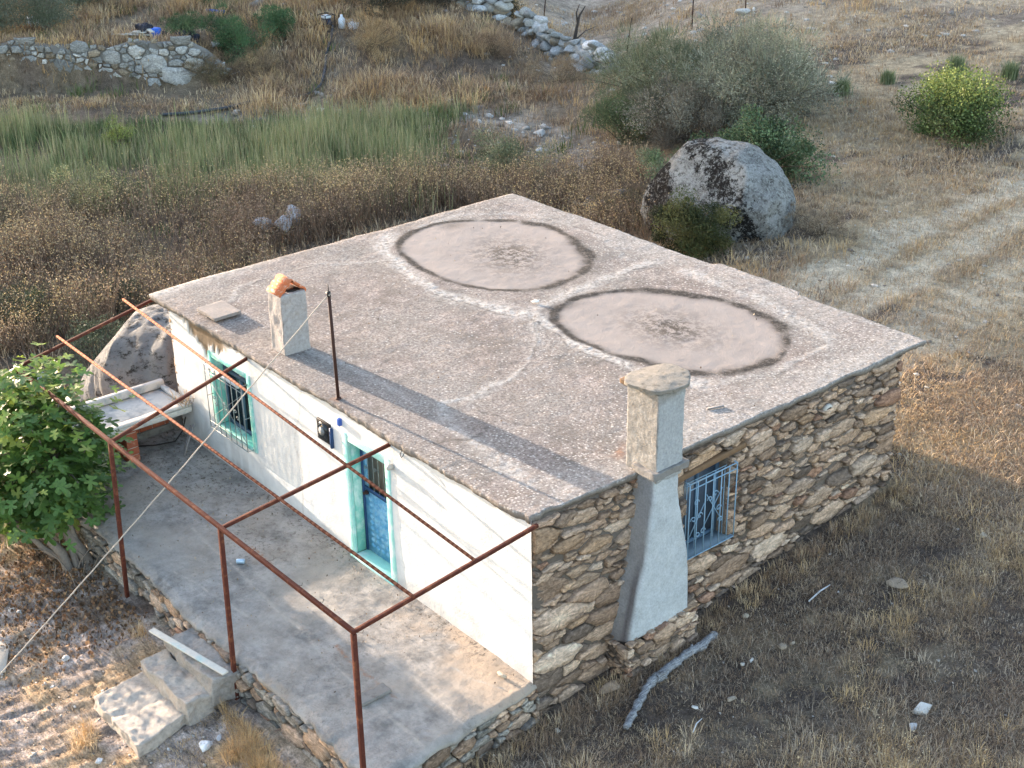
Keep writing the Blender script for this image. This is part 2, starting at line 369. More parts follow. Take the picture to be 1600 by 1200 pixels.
path = np.exp(-(polyd(GX, GY, [(-32.5, 19), (-31, 17.4), (-29.6, 16.3), (-28.5, 15.6)]) / .8) ** 2); col = col + (C(.24, .2, .15) - col) * (path * .7)[..., None]
nx, ny = len(gx), len(gy)
idx = np.arange(nx * ny).reshape(ny, nx)
faces = np.stack((idx[:-1, :-1], idx[:-1, 1:], idx[1:, 1:], idx[1:, :-1]), -1).reshape(-1, 4)
def groundmat(nt, b):
    c = attr(nt, 'col')
    c = mix(nt, 1.0, c, ramp(nt, noise(nt, 4.5, 8, .75), [(.3, .5), (.7, 1.5)]), 'MULTIPLY')
    c = mix(nt, 1.0, c, ramp(nt, noise(nt, 30, 6, .75), [(.3, .45), (.7, 1.6)]), 'MULTIPLY')
    v = ramp(nt, noise(nt, 45, 2, .5), [(.68, 0), (.74, .8)])
    c = mix(nt, v, c, (.48, .44, .38))
    # broken, layered look of the bare rock
    geo = N(nt, 'ShaderNodeMapping'); geo.inputs['Rotation'].default_value = (0, 0, -R(68)); geo.inputs['Scale'].default_value = (1, 5, 3); nt.links.new(coord(nt), geo.inputs[0])
    st_ = N(nt, 'ShaderNodeTexNoise'); st_.inputs['Scale'].default_value = 3.2; st_.inputs['Detail'].default_value = 9; st_.inputs['Roughness'].default_value = .74; nt.links.new(geo.outputs[0], st_.inputs['Vector'])
    rk = attr(nt, 'rock', 'Fac')
    c2 = mix(nt, 1.0, c, ramp(nt, st_.outputs['Fac'], [(.34, .35), (.46, .95), (.62, 1.5)]), 'MULTIPLY'); c = mix(nt, rk, c, c2)
    nt.links.new(c, b.inputs['Base Color'])
    hh_ = mix(nt, rk, noise(nt, 16, 8, .78), st_.outputs['Fac']); bump(nt, b, hh_, 1.0, .07)
m_ground = M('dry_ground', .95, groundmat, .1)
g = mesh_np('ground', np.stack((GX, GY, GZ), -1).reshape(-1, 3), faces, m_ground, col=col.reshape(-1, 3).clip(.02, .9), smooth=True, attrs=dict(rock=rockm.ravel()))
g['kind'] = 'structure'

# fast ground height lookup on the built grid (so that everything sits on it)
def gh(x, y):
    x = np.asarray(x, float); y = np.asarray(y, float)
    ix = np.clip(np.searchsorted(gx, x) - 1, 0, nx - 2); iy = np.clip(np.searchsorted(gy, y) - 1, 0, ny - 2)
    tx = np.clip((x - gx[ix]) / (gx[ix + 1] - gx[ix]), 0, 1); ty = np.clip((y - gy[iy]) / (gy[iy + 1] - gy[iy]), 0, 1)
    return (GZ[iy, ix] * (1 - tx) + GZ[iy, ix + 1] * tx) * (1 - ty) + (GZ[iy + 1, ix] * (1 - tx) + GZ[iy + 1, ix + 1] * tx) * ty

def bk(x, y):
    """things of the upper left bank stand a little further up the slope"""
    u, v = UV(x, y); k_ = float(np.interp(v, [43, 44.5, 47, 49, 52], [0, .3, 1.25, 1.4, 2.1]) * sstep(4, 1, u)); return x - .77 * k_, y + .64 * k_
# ---------------------------------------------------------------- generators
def rubble(name, mat, W, Hh, place, sz=.16, asp=2.0, pal=None, parent=None, holes=(), depth=.035, gap=.008, seed=1, inside=None, spread=.5, big=None, drop=.05, bulge=1.03):
    """irregular coursed stones over a W x Hh rectangle; place(u, v, d) -> world xyz (arrays)"""
    r = np.random.RandomState(seed)
    pts = []; rad = []
    tries = int(W * Hh / (sz * sz / asp) * 14)
    for t in range(tries):
        u, v = r.rand() * (W + .3) - .15, r.rand() * (Hh + .2) - .1
        base = sz * (.40 + spread * 2.2 * r.rand() ** 1.8 * (1 - .62 * t / tries))
        if big: base *= big(u, v)
        ok = True
        for (a, b_), q in zip(pts, rad):
            du = (a - u) / asp ** .5; dv = (b_ - v) * asp ** .5
            if abs(du) < 1 and du * du + dv * dv < (.5 * (q + base)) ** 2: ok = False; break
        if ok: pts.append((u, v)); rad.append(base)
    P = np.array(pts); rad = np.array(rad); Vs = []; Fs = []; Cs = []; nv = 0
    pal = np.array(pal)
    S = np.array([1 / asp ** .5, asp ** .5]); Q = P * S
    for i in range(len(P)):
        d2 = ((Q - Q[i]) ** 2).sum(1); near = np.argsort(d2)[1:22]
        R0 = rad[i] * 1.6
        poly = [Q[i] + R0 * np.array([math.cos(t), math.sin(t)]) for t in np.linspace(0, 2 * math.pi, 13)[:-1]]
        def clip(poly, n, c):     # keep n.x <= c
            out = []
            for a, b_ in zip(poly, poly[1:] + poly[:1]):
                da, db = a @ n - c, b_ @ n - c
                if da <= 0: out.append(a)
                if da * db < 0: out.append(a + (b_ - a) * da / (da - db))
            return out
        for j in near:
            n = Q[j] - Q[i]; L = math.hypot(*n); n = n / L
            # weighted bisector; rotated a little so joints are not all straight
            wt = L * .5 + (rad[i] ** 2 - rad[j] ** 2) / (2 * L) * .6
            c = Q[i] @ n + max(wt, L * .2) - gap * (.4 + 1.5 * r.rand())
            if r.rand() < .45: a_ = (r.rand() - .5) * .6; n = np.array([n[0] * math.cos(a_) - n[1] * math.sin(a_), n[0] * math.sin(a_) + n[1] * math.cos(a_)]); c = Q[i] @ n + (c - Q[i] @ (Q[j] - Q[i]) / L) * .96
            poly = clip(poly, n, c)
            if len(poly) < 3: break
        if len(poly) < 3: continue
        poly = [p_ / S for p_ in poly]
        for n, c in (((-1, 0), 0), ((1, 0), W), ((0, -1), 0), ((0, 1), Hh)): 
            poly = clip(poly, np.array(n, float), c)
            if len(poly) < 3: break
        if len(poly) < 3: continue
        skip = False
        for (a0, b0, a1, b1) in holes:
            cen = np.mean(poly, 0); pu = [q[0] for q in poly]; pv = [q[1] for q in poly]
            if max(pu) < a0 or min(pu) > a1 or max(pv) < b0 or min(pv) > b1: continue
            if a0 < cen[0] < a1 and b0 < cen[1] < b1 and False: skip = True; break
            ds = [(cen[0] - a0, (1, 0), a0), (a1 - cen[0], (-1, 0), -a1), (cen[1] - b0, (0, 1), b0), (b1 - cen[1], (0, -1), -b1)]
            dmin = min(ds, key=lambda q: q[0])
            poly = clip(poly, np.array(dmin[1], float), dmin[2])
            if len(poly) < 3: skip = True; break
        if skip or len(poly) < 3: continue
        cen = np.mean(poly, 0)
        if inside is not None and not inside(cen[0], cen[1]): continue
        # subdivide edges, drop tiny ones, jitter
        pp = []
        for a, b_ in zip(poly, poly[1:] + poly[:1]):
            L = np.hypot(*(b_ - a))
            if L < .012: pp.append((a + b_) / 2); continue
            pp.append(a); 
            k = 1 + int(L / .07)
            for t in range(1, k + 1):
                if t <= k: 
                    tt = t / (k + 1); nrm = np.array([(b_ - a)[1], -(b_ - a)[0]]) / L
                    pp.append(a + (b_ - a) * tt + nrm * (r.rand() - .62) * min(.022, L * .17))
        pp = np.array(pp); k = len(pp)
        if k < 4: continue
        ext = np.hypot(*(pp.max(0) - pp.min(0)))
        if ext < .03 or (ext < sz and r.rand() < drop): continue
        dd = depth * (.25 + 1.25 * r.rand()); tilt = (r.rand(2) - .5) * .16
        # pull corners in to round them
        cc = pp - cen; rr = np.hypot(cc[:, 0], cc[:, 1]); 
        pp1 = cen + cc * (1 - .004 / np.maximum(rr, .02))[:, None]
        inn = min(.30, .010 / max(.03, np.median(rr)))
        pp2 = cen + cc * (1 - inn); pp3 = cen + cc * .45
        def dz(p_, e): return e + (p_ - cen) @ tilt * 1.0
        rings = [(pp1, np.full(k, -.03)), (pp1, dz(pp1, dd * .62) + r.randn(k) * .002), (pp2, dz(pp2, dd) + r.randn(k) * .003), (pp3, dz(pp3, dd * bulge) + r.randn(k) * .004)]
        for rg, dep in rings: Vs.append(place(rg[:, 0], rg[:, 1], dep))
        Vs.append(place(cen[:1], cen[1:2], np.array([dd * bulge])))
        for q in range(3):
            for e in range(k): Fs.append([nv + q * k + e, nv + q * k + (e + 1) % k, nv + (q + 1) * k + (e + 1) % k, nv + (q + 1) * k + e])
        for e in range(k): Fs.append([nv + 3 * k + e, nv + 3 * k + (e + 1) % k, nv + 4 * k])
        cl = pal[int(r.rand() * len(pal))] * (.70 + .48 * r.rand())
        edge = cl * .8
        Cs.append(np.concatenate((np.tile(edge, (2 * k, 1)), np.tile(cl, (2 * k + 1, 1)) * (1 + .18 * r.randn(2 * k + 1, 1)))))
        nv += 4 * k + 1
    V = np.concatenate(Vs); return mesh_np(name, local(parent, V), Fs, mat, parent, col=np.clip(np.concatenate(Cs), .02, .85))

PAL = [(.44, .345, .265), (.40, .31, .24), (.47, .38, .30), (.34, .265, .205), (.19, .165, .145), (.50, .415, .335), (.32, .215, .16), (.36, .29, .23), (.56, .48, .40), (.43, .325, .23), (.17, .145, .125), (.46, .37, .285), (.24, .19, .15), (.40, .33, .27), (.30, .235, .18), (.46, .38, .31)]
PAL = [(a * 1.16, b * 1.05, c * .99) for a, b, c in PAL]
PALG = [(.34, .35, .35), (.28, .285, .28), (.42, .42, .41), (.25, .25, .24), (.36, .35, .32), (.50, .50, .49), (.31, .32, .32), (.30, .25, .19)]

def boulder(name, mat, c, rad, seed, amp=.22, sub=5, rot=0, zc=0, flat=1.0, jag=.03, parent=None, cut=None, strat=0):
    bm = bmesh.new(); bmesh.ops.create_icosphere(bm, subdivisions=sub, radius=1)
    V = np.array([v.co[:] for v in bm.verts]); Fc = np.array([[v.index for v in f.verts] for f in bm.faces]); bm.free()
    s = seed * 13.7
    n = fbm(V[:, 0] * 1.1 + s, V[:, 1] * 1.1 + V[:, 2] * 1.3 + s, seed, 4) + fbm(V[:, 2] * 1.2 - s, V[:, 0] * .9 + V[:, 1], seed + 5, 4)
    fine = fbm(V[:, 0] * 5 + V[:, 2] * 3, V[:, 1] * 5 - V[:, 2] * 4, seed + 9, 4)
    V = np.sign(V) * np.abs(V) ** .88
    V = V * (1 + amp * n + jag * fine)[:, None]
    if strat: V = V * (1 + strat * np.abs((fbm(V[:, 2] * 5 + V[:, 0] * 1.2, V[:, 1] * .8, seed + 2, 4) * 4) % 1 - .5))[:, None]
    if cut is not None:
        V = np.array(V)
        for nrm, dd in cut:
            nrm = np.array(nrm) / np.linalg.norm(nrm); q = V @ nrm; V = V - np.maximum(q - dd, 0)[:, None] * nrm * .9
    V = V * np.array(rad); ca, sa = math.cos(rot), math.sin(rot)
    V = np.stack((V[:, 0] * ca - V[:, 1] * sa, V[:, 0] * sa + V[:, 1] * ca, V[:, 2]), 1) + np.array(c)
    return mesh_np(name, local(parent, V), Fc, mat, parent, smooth=sub >= 4)

def blades(x, y, z, H_, W_, az, lean, col, bend=.5):
    """x.. arrays; returns V,F,C of bent blades (two quads' worth: quad + tri)"""
    n = len(x); ca, sa = np.cos(az), np.sin(az)
    px, py = -sa * W_ / 2, ca * W_ / 2
    base = np.stack((x, y, z - .01), 1); dirx = np.stack((ca, sa, np.zeros(n)), 1)
    mid = base + dirx * (lean * H_ * .35)[:, None] + np.array([0, 0, 1])[None] * (H_ * np.sqrt(np.maximum(.05, 1 - (lean * .6) ** 2)) * .55)[:, None]
    tip = base + dirx * (lean * H_ * (.8 + bend * .4))[:, None] + np.array([0, 0, 1])[None] * (H_ * np.sqrt(np.maximum(.03, 1 - lean ** 2)))[:, None]
    off = np.stack((px, py, np.zeros(n)), 1)
    V = np.stack((base - off, base + off, mid + off * .8, mid - off * .8, tip), 1).reshape(-1, 3)
    i = np.arange(n) * 5
    Fq = np.stack((i, i + 1, i + 2), 1); Fq2 = np.stack((i, i + 2, i + 3), 1); Ft = np.stack((i + 3, i + 2, i + 4), 1)
    Fc = np.concatenate((Fq, Fq2, Ft)); return V, Fc, np.repeat(col, 5, 0)
def pick(pal, n, jitter=.2, r=rs):
    pal = np.array(pal); c = pal[r.randint(0, len(pal), n)]; return c * (1 + jitter * (r.rand(n, 1) * 2 - 1))
def merge(parts):
    V = []; F_ = []; C_ = []; k = 0
    for v, f, c in parts: V.append(v); F_.append(f + k); C_.append(c); k += len(v)
    return np.concatenate(V), np.concatenate(F_), np.concatenate(C_)
def leafcloud(P, size, col, r=rs, asp=.5, up=.3, nrm=None):
    """one folded rhombus leaf per point"""
    n = len(P); size = np.asarray(size) * np.ones(n)
    a = r.randn(n, 3); a[:, 2] += up; a /= np.linalg.norm(a, axis=1)[:, None]
    b = r.randn(n, 3); b -= (b * a).sum(1)[:, None] * a; b /= np.linalg.norm(b, axis=1)[:, None]
    c = np.cross(a, b)
    s = size[:, None]
    V = np.stack((P - a * s * .5, P + b * s * asp * .5 + c * s * .08, P + a * s * .5, P - b * s * asp * .5 + c * s * .08), 1).reshape(-1, 3)
    i = np.arange(n) * 4
    Fc = np.concatenate((np.stack((i, i + 1, i + 2), 1), np.stack((i, i + 2, i + 3), 1)))
    return V, Fc, np.repeat(col, 4, 0)
def needles(P, D, L, W_, col):
    """thin stems from P along unit D"""
    n = len(P); s = np.cross(D, np.random.RandomState(5).randn(n, 3)); s /= np.linalg.norm(s, axis=1)[:, None] + 1e-9
    L = np.asarray(L)[:, None] if np.ndim(L) else L; W_ = np.asarray(W_)[:, None] if np.ndim(W_) else W_
    V = np.stack((P - s * W_ / 2, P + s * W_ / 2, P + D * L), 1).reshape(-1, 3)
    return V, np.arange(3 * n).reshape(-1, 3), np.repeat(col, 3, 0)
def shrub(name, label, cat, x, y, rx, ry, hz, nclump, nleaf, leaf, pal, seed=1, group=None, stempal=((.13, .10, .075),), asp=.5, z0=.1, trunk=0, up=.3, spike=0, toppal=None, loose=.33, woody=True, gz=None):
    r = np.random.RandomState(seed); z = float(gh(x, y)) if gz is None else gz
    t = thing(name, label, cat, (x, y, z), group)
    # clump centres through the crown volume, biased to the outside
    d = r.randn(nclump, 3); d[:, 2] = np.abs(d[:, 2]) * 1.1 - .25; d /= np.linalg.norm(d, axis=1)[:, None]
    rad = r.rand(nclump) ** .45 * (.72 + .45 * r.rand(nclump)); Cc = d * rad[:, None]
    cen = np.array([0, 0, z0 + (hz - z0) * .42]); sc = np.array([rx, ry, (hz - z0) * .56])
    Cc = cen + Cc * sc; lowk = r.rand(nclump) < .3; Cc[lowk, 2] = hz * (.06 + .22 * r.rand(lowk.sum())); Cc[lowk, :2] *= .9
    Cc[:, 2] = np.maximum(Cc[:, 2], .06)
    cs = (.6 + .8 * r.rand(nclump)) * loose * (rx + ry + hz) / 3
    k = r.randint(0, nclump, nleaf); q = r.randn(nleaf, 3); q /= np.linalg.norm(q, axis=1)[:, None]; q *= (r.rand(nleaf, 1) ** .4)
    P = Cc[k] + q * cs[k][:, None] * np.array([1, 1, .8]); P[:, 2] = np.maximum(P[:, 2], .02)
    clc = pick(pal, nclump, .38, r); col = clc[k] * (.6 + .8 * r.rand(nleaf, 1))
    if toppal is not None:
        sel = (P[:, 2] > hz * .55) & (r.rand(nleaf) < np.clip((P[:, 2] / hz - .5) * 2.2, 0, .9)); col[sel] = pick(toppal, sel.sum(), .2, r)
    parts = [leafcloud(P, leaf * (.6 + .8 * r.rand(nleaf)), col, r, asp, up)]
    if spike:
        k2 = r.randint(0, nclump, spike); D = r.randn(spike, 3) * .45; D += (Cc[k2] - cen) / sc * .5; D[:, 2] += .9; D /= np.linalg.norm(D, axis=1)[:, None]
        parts.append(needles(Cc[k2] + D * cs[k2][:, None] * .6, D, .12 * hz + .25 * r.rand(spike) * cs[k2], .008 + .004 * rx, pick(pal, spike, .3, r)))
    V, Fc, Co = merge(parts); mesh_np('crown', V, Fc, m_leaf, t, col=np.clip(Co, .005, .9))
    mb = MB(); sp = stempal[0]
    nst = min(nclump, 34) if woody else 10
    for i in range(nst):
        c0 = Cc[i]; m_ = c0 * .5 * np.array([.7, .7, 1.0]) + r.randn(3) * .05 * hz
        mb.tube([(r.randn() * .05, r.randn() * .05, -.1), m_, c0, c0 + (c0 - m_) * .35], [max(trunk, .012 * hz) * 1.4, max(trunk, .012 * hz) * .7, .006 * hz, .002], 5, sp, False)
    V = np.array(mb.v); mesh_np('trunk', V, mb.f, m_stem, t, col=np.array(mb.c))
    return t

# ================================================================ house
Lw, Ww, Hr = 9.143, 7.291, 2.451
house = thing('stone_house', 'single-storey stone farmhouse with whitewashed front and flat grey concrete roof', 'house', (-4.5, 3.6, 0))
Xr0, Xr1, Yr0, Yr1 = -9.63, .05, -.085, 7.80
# ---- roof slab
rx = np.linspace(Xr0, Xr1, 440); ry = np.linspace(Yr0, Yr1, 360)
RX, RY = np.meshgrid(rx, ry); RX0, RY0 = RX.copy(), RY.copy()
tx = (RX - Xr0) / (Xr1 - Xr0); ty = (RY - Yr0) / (Yr1 - Yr0)
jx = .035 * fbm(RY * 1.7, RY * 0 + 3, 11, 5) + .02 * fbm(RY * 9, RY * 0, 12, 3); jy = .03 * fbm(RX * 1.6, RX * 0 + 8, 13, 5) + .018 * fbm(RX * 9, RX * 0, 14, 3)
RX = RX + jx * (sstep(.08, 0, tx) + sstep(.92, 1, tx)); RY = RY + jy * (sstep(.08, 0, ty) + sstep(.92, 1, ty))
RY = RY + .12 * sstep(-4.3, -4.2, RX0) * sstep(-2.38, -2.46, RX0) * sstep(.93, 1, ty)      # lip at the back
# bitten corner by the near end
RY = RY + sstep(.04, 0, ty) * (.05 * sstep(-.4, -.05, RX0)); RX = RX - sstep(.97, 1, tx) * .05 * sstep(.06, 0, ty)
RX = RX - sstep(.985, 1, tx) * .05 * sstep(.45, .3, RY0) * sstep(.1, .25, RY0)
def closed(p): return p + p[:1]
E1 = [(-8.65, 4.365), (-9.15, 5.0), (-9.16, 5.722), (-8.653, 6.45), (-7.756, 6.93), (-6.766, 6.86), (-5.995, 6.54), (-5.518, 5.918), (-5.373, 5.204), (-5.544, 4.51), (-6.263, 4.142), (-7.093, 3.97), (-7.882, 4.012)]
E2 = [(-4.457, 4.183), (-4.72, 4.724), (-4.66, 5.386), (-4.209, 6.10), (-3.401, 6.6), (-2.399, 6.70), (-1.552, 6.45), (-1.146, 6.014), (-.96, 5.40), (-1.115, 4.873), (-1.547, 4.394), (-2.325, 4.126), (-3.137, 3.984), (-3.91, 4.031)]
def smooth_closed(p, n=96):
    p = np.array(p); c = p.mean(0); a = np.unwrap(np.arctan2(p[:, 1] - c[1], p[:, 0] - c[0])); rr = np.hypot(*(p - c).T)
    o = np.argsort(a); a, rr = a[o], rr[o]
    aa = np.concatenate((a - 2 * np.pi, a, a + 2 * np.pi)); r3 = np.tile(rr, 3)
    def f(t):
        return (np.interp(t, aa, r3) + np.interp(t - .12, aa, r3) + np.interp(t + .12, aa, r3)) / 3
    return c, f
def inside_sd(P, x, y):     # signed radial distance to a blob outline (negative inside)
    c, f = smooth_closed(P); t = np.arctan2(y - c[1], x - c[0]); return np.hypot(x - c[0], y - c[1]) - f(t)
wob = .07 * fbm(RX * 3, RY * 3, 51, 5) + .12 * fbm(RX * .9, RY * .9, 52, 2)
s1 = inside_sd(E1, RX, RY) + wob; s2 = inside_sd(E2, RX, RY) + wob
def seamd(pts): return polyd(RX + .10 * fbm(RX * 3.2, RY * 3.2, 61, 5) + .05 * fbm(RX * 14, RY * 14, 62, 2), RY + .10 * fbm(RX * 3.2, RY * 3.2, 66, 5) + .05 * fbm(RX * 14, RY * 14, 67, 2), pts)
rim = np.zeros_like(RX)
for s_, (ca, cb) in ((s1, (-7.2, 5.4)), (s2, (-2.9, 5.3))):
    ang = np.arctan2(RY - cb, RX - ca); w = .075 + .07 * (fbm(np.cos(ang) * 1.5 + ca, np.sin(ang) * 1.5, 71, 3) + .25)
    # the ring is broadest on the camera-left and back side
    inner = w * 2.0; rim = np.maximum(rim, np.where(s_ < 0, np.exp(-(s_ / (inner * .55)) ** 2), np.exp(-(s_ / (w * .7)) ** 2)))
rim = np.clip(rim * (1.2 + 1.5 * fbm(RX * 4, RY * 4, 72, 5)), 0, 1)
rim = np.maximum(rim, .55 * np.exp(-((RX + 8.9) ** 2 + (RY - 5.75) ** 2) / .06)); rim = np.maximum(rim, .8 * np.exp(-((RX + 4.62) ** 2 / .02 + (RY - 4.6) ** 2 / .12)))
patch = np.maximum(sstep(.02, -.12, s1), sstep(.02, -.12, s2))
seam = np.zeros_like(RX)
for pts, w, st in (([(-9.25, 4.6), (-8.767, 4.1), (-7.632, 3.70), (-6.371, 3.55), (-5.031, 3.84), (-4.588, 4.1), (-3.554, 3.86), (-2.197, 3.82), (-1.131, 4.15)], .19, 1), ([(-1.131, 4.217), (-.736, 5.132), (-.742, 6.289), (-.95, 6.95)], .07, .6),
                   ([(-8.442, .786), (-8.854, 1.17), (-8.941, 1.945), (-8.889, 2.819), (-8.2, 3.72)], .045, .55), ([(-4.6, 4.05), (-4.25, 3.75), (-3.719, 3.34), (-3.3, 2.7), (-3.117, 2.326), (-2.997, 1.522), (-3.106, 1.04)], .095, .85),
                   ([(-4.787, 4.2), (-4.947, 5.248), (-5.044, 6.216), (-5.029, 7.1)], .12, .85), ([(-4.35, 7.2), (-3.207, 7.2), (-2.18, 7.1), (-.95, 6.75)], .15, .8), ([(-9.2, 5.2), (-9.3, 6.2), (-8.7, 7.0), (-7.7, 7.35), (-6.5, 7.3), (-5.4, 6.9)], .06, .6),
                   ([(-3.1, 1.05), (-2.6, .75), (-1.6, .62), (-.6, .5)], .12, .7), ([(-6.2, .6), (-4.6, .8), (-3.3, .75)], .05, .5)):
    w_ = w * (1 + 1.4 * fbm(RX * 1.2, RY * 1.2, 81, 3)); seam = np.maximum(seam, st * np.exp(-(seamd(pts) / w_) ** 2))
seam = np.maximum(seam, .75 * sstep(.55, .1, RX - (-9.6) + .6 * fbm(RX, RY, 91, 3)) * sstep(3.2, .6, RY)); seam = np.maximum(seam, .45 * sstep(.9, 0, np.minimum(Yr1 - RY, 0 - RX) + .8 * fbm(RX, RY, 92, 3)))
seam *= (1 - rim) * (1 - patch)
for pts in ([(-8.442, .85), (-8.80, 1.2), (-8.90, 1.945), (-8.85, 2.819), (-8.1, 3.75)], [(-4.6, 4.0), (-4.2, 3.70), (-3.66, 3.3), (-3.25, 2.7), (-3.06, 2.326), (-2.94, 1.5), (-3.05, 1.0)], [(-7.6, 3.58), (-6.4, 3.42), (-5.05, 3.7), (-4.6, 3.98), (-3.5, 3.72), (-2.2, 3.7), (-1.2, 4.0)], [(-4.7, 4.3), (-4.86, 5.25), (-4.95, 6.2), (-4.94, 7.1)],
            [(-3.1, 1.6), (-2.5, 1.3), (-1.8, 1.5)], [(-7.4, 1.6), (-6.6, 2.2), (-5.4, 2.3)], [(-.7, 4.2), (-.65, 5.2), (-.66, 6.3)], [(-9.3, 7.2), (-8.2, 7.4), (-6.4, 7.35)], [(-2.2, .2), (-2.0, .9), (-2.3, 1.4)]):
    rim = np.maximum(rim, .62 * np.exp(-(seamd(pts) / .016) ** 2) * sstep(-.25, .1, fbm(RX * 2.5, RY * 2.5, 88, 3)))
debris = np.exp(-(((RX + 6.95) * .8 + (RY - 5.5) * .25) ** 2 + ((RY - 5.5) * 1.0) ** 2) / .42) + np.exp(-(((RX + 2.85) * .75) ** 2 + ((RY - 5.3) * 1.1) ** 2) / .34)
chips = np.clip(.10 + .36 * sstep(-5, 0, RX) * sstep(4.6, 2.4, RY + .2 * RX) + .30 * sstep(5.5, 7.2, RY) + .38 * sstep(-1.4, -.3, RX) + .12 * fbm(RX * .7, RY * .7, 95, 3), .03, .62)
rusty = np.maximum(.5 * np.exp(-((RX + 4.19) ** 2 + (RY - .02) ** 2) / .015), .55 * np.exp(-((RX + .45) ** 2 / .03 + (RY - 1.95) ** 2 / .05))) * sstep(-.2, .2, fbm(RX * 9, RY * 9, 99, 3))
RZ = Hr + .012 * fbm(RX * .6, RY * .6, 101, 3) * 2 + .006 * fbm(RX * 7, RY * 7, 103, 4) + .003 * seam - .008 * patch + .008 * fbm(RX * 14, RY * 14, 104, 2) * np.clip(seam + rusty, 0, 1)
RZ = RZ - .01 * sstep(.012, 0, tx) - .01 * sstep(.012, 0, ty)
nyr, nxr = RX.shape; top = np.stack((RX, RY, RZ), -1).reshape(-1, 3); ii = np.arange(nxr * nyr).reshape(nyr, nxr)
Fr = list(np.stack((ii[:-1, :-1], ii[:-1, 1:], ii[1:, 1:], ii[1:, :-1]), -1).reshape(-1, 4))
ring = list(ii[0, :]) + list(ii[1:, -1]) + list(ii[-1, -2::-1]) + list(ii[-2:0:-1, 0]); nr = len(ring)
rp = top[ring]; cc_ = np.array([-4.8, 3.86, 0]); dirn = np.sign(rp - cc_); 
thick = .075 + .05 * (fbm(rp[:, 0] * 2 + rp[:, 1] * 2, rp[:, 1] * 0 + 2.2, 111, 4) + .3) + .012 * fbm(rp[:, 0] * 14 + rp[:, 1] * 14, rp[:, 1], 112, 2)
inward = np.zeros_like(rp); inward[:, 0] = -np.where(np.abs(rp[:, 0] - Xr1) < .14, 1, 0) + np.where(np.abs(rp[:, 0] - Xr0) < .14, 1, 0); inward[:, 1] = -np.where(rp[:, 1] > Yr1 - .1, 1, 0) + np.where(rp[:, 1] < Yr0 + .1, 1, 0)
lo1 = rp + inward * (.012 * np.random.RandomState(2).rand(nr, 1)); lo1[:, 2] -= thick * .5
lo2 = rp + inward * .02; lo2[:, 2] -= thick; lo3 = rp + inward * .5; lo3[:, 2] = Hr - .09
n0 = len(top); V = np.concatenate((top, lo1, lo2, lo3))
rings = [np.array(ring), n0 + np.arange(nr), n0 + nr + np.arange(nr), n0 + 2 * nr + np.arange(nr)]
for a, b_ in zip(rings[:-1], rings[1:]): Fr += [[a[i], b_[i], b_[(i + 1) % nr], a[(i + 1) % nr]] for i in range(nr)]
Fr = np.array(Fr)
pad = lambda A, v=0: np.concatenate((A.ravel(), np.full(3 * nr, v)))
roof = mesh_np('roof', local(house, V), Fr, m_roof, house, attrs=dict(rim=pad(rim), patch=pad(patch), seam=pad(seam), debris=pad(np.clip(debris, 0, 1)), chips=pad(chips, .1), rusty=pad(rusty), edge=pad(np.zeros_like(RX), .75)))
mb = MB().box((-9.1, .06, 2.30), (-.06, 7.25, 2.40)); mb.build('ceiling', m_conc_dk, house)

# ---- whitewashed front wall with real openings
WX0, WX1, WZ0, WZ1 = -7.79, -6.69, .69, 1.91       # window
DX0, DX1, DZ0, DZ1 = -3.95, -3.04, .05, 1.92       # door
def gridlines(a, b_, st, marks):
    pts = [a] + [m_ for m_ in marks if a < m_ < b_] + [b_]; out = []
    for p_, q in zip(pts[:-1], pts[1:]): out += list(np.linspace(p_, q, max(1, round((q - p_) / st)) + 1)[:-1])
    return np.array(out + [b_])
fx = gridlines(-Lw, 0, .035, sorted([WX0, WX1, DX0, DX1])); fz = gridlines(-.25, 2.40, .035, sorted([WZ0, WZ1, DZ0, DZ1]))
FX, FZ = np.meshgrid(fx, fz); FY = .014 * fbm(FX * 1.0, FZ * 1.0, 121, 5) + .004 * fbm(FX * 7, FZ * 7, 126, 3)
cx_ = (FX[:-1, :-1] + FX[1:, 1:]) / 2; cz_ = (FZ[:-1, :-1] + FZ[1:, 1:]) / 2
keep = ~(((cx_ > WX0) & (cx_ < WX1) & (cz_ > WZ0) & (cz_ < WZ1)) | ((cx_ > DX0) & (cx_ < DX1) & (cz_ > DZ0) & (cz_ < DZ1)))
FX2 = FX + .02 * fbm(FZ * 3, FZ * 0, 130, 3) * (sstep(-9.0, -9.14, FX) + 0)
ii = np.arange(FX.size).reshape(FX.shape); Ff = np.stack((ii[:-1, :-1], ii[:-1, 1:], ii[1:, 1:], ii[1:, :-1]), -1)[keep]
# fallen plaster under the eave at the far end
pm = sstep(-8.85, -8.6, FX) * sstep(-7.05, -7.5, FX) * sstep(0, .10, FZ - (2.32 - .42 * sstep(-8.9, -8.2, FX) * sstep(-7.2, -7.7, FX)) + .5 * fbm(FX * 6, FZ * 1.2, 131, 4))
pm = np.maximum(pm, .8 * sstep(-6.3, -7.1, FX) * sstep(2.22, 2.30, FZ + .12 * fbm(FX * 5, FZ, 133, 3)) * sstep(-9, -8.7, FX))
FY = FY + .02 * pm
dirt = .45 * sstep(.16, -.02, FZ + .15 * fbm(FX * 2, FZ * 2, 135, 4)) + .35 * sstep(2.25, 2.4, FZ + .2 * fbm(FX * 3, FZ, 137, 4)) + .5 * np.exp(-((FX + 8.35) / .25) ** 2) * sstep(.95, .3, FZ) * sstep(-.2, .2, fbm(FX * 8, FZ * 1.5, 138, 3))
zx = lambda pts, w: np.exp(-(polyd(FX + .06 * fbm(FX * 6, FZ * 6, 711, 4), FZ + .06 * fbm(FX * 6, FZ * 6, 712, 4), pts) / w) ** 2)
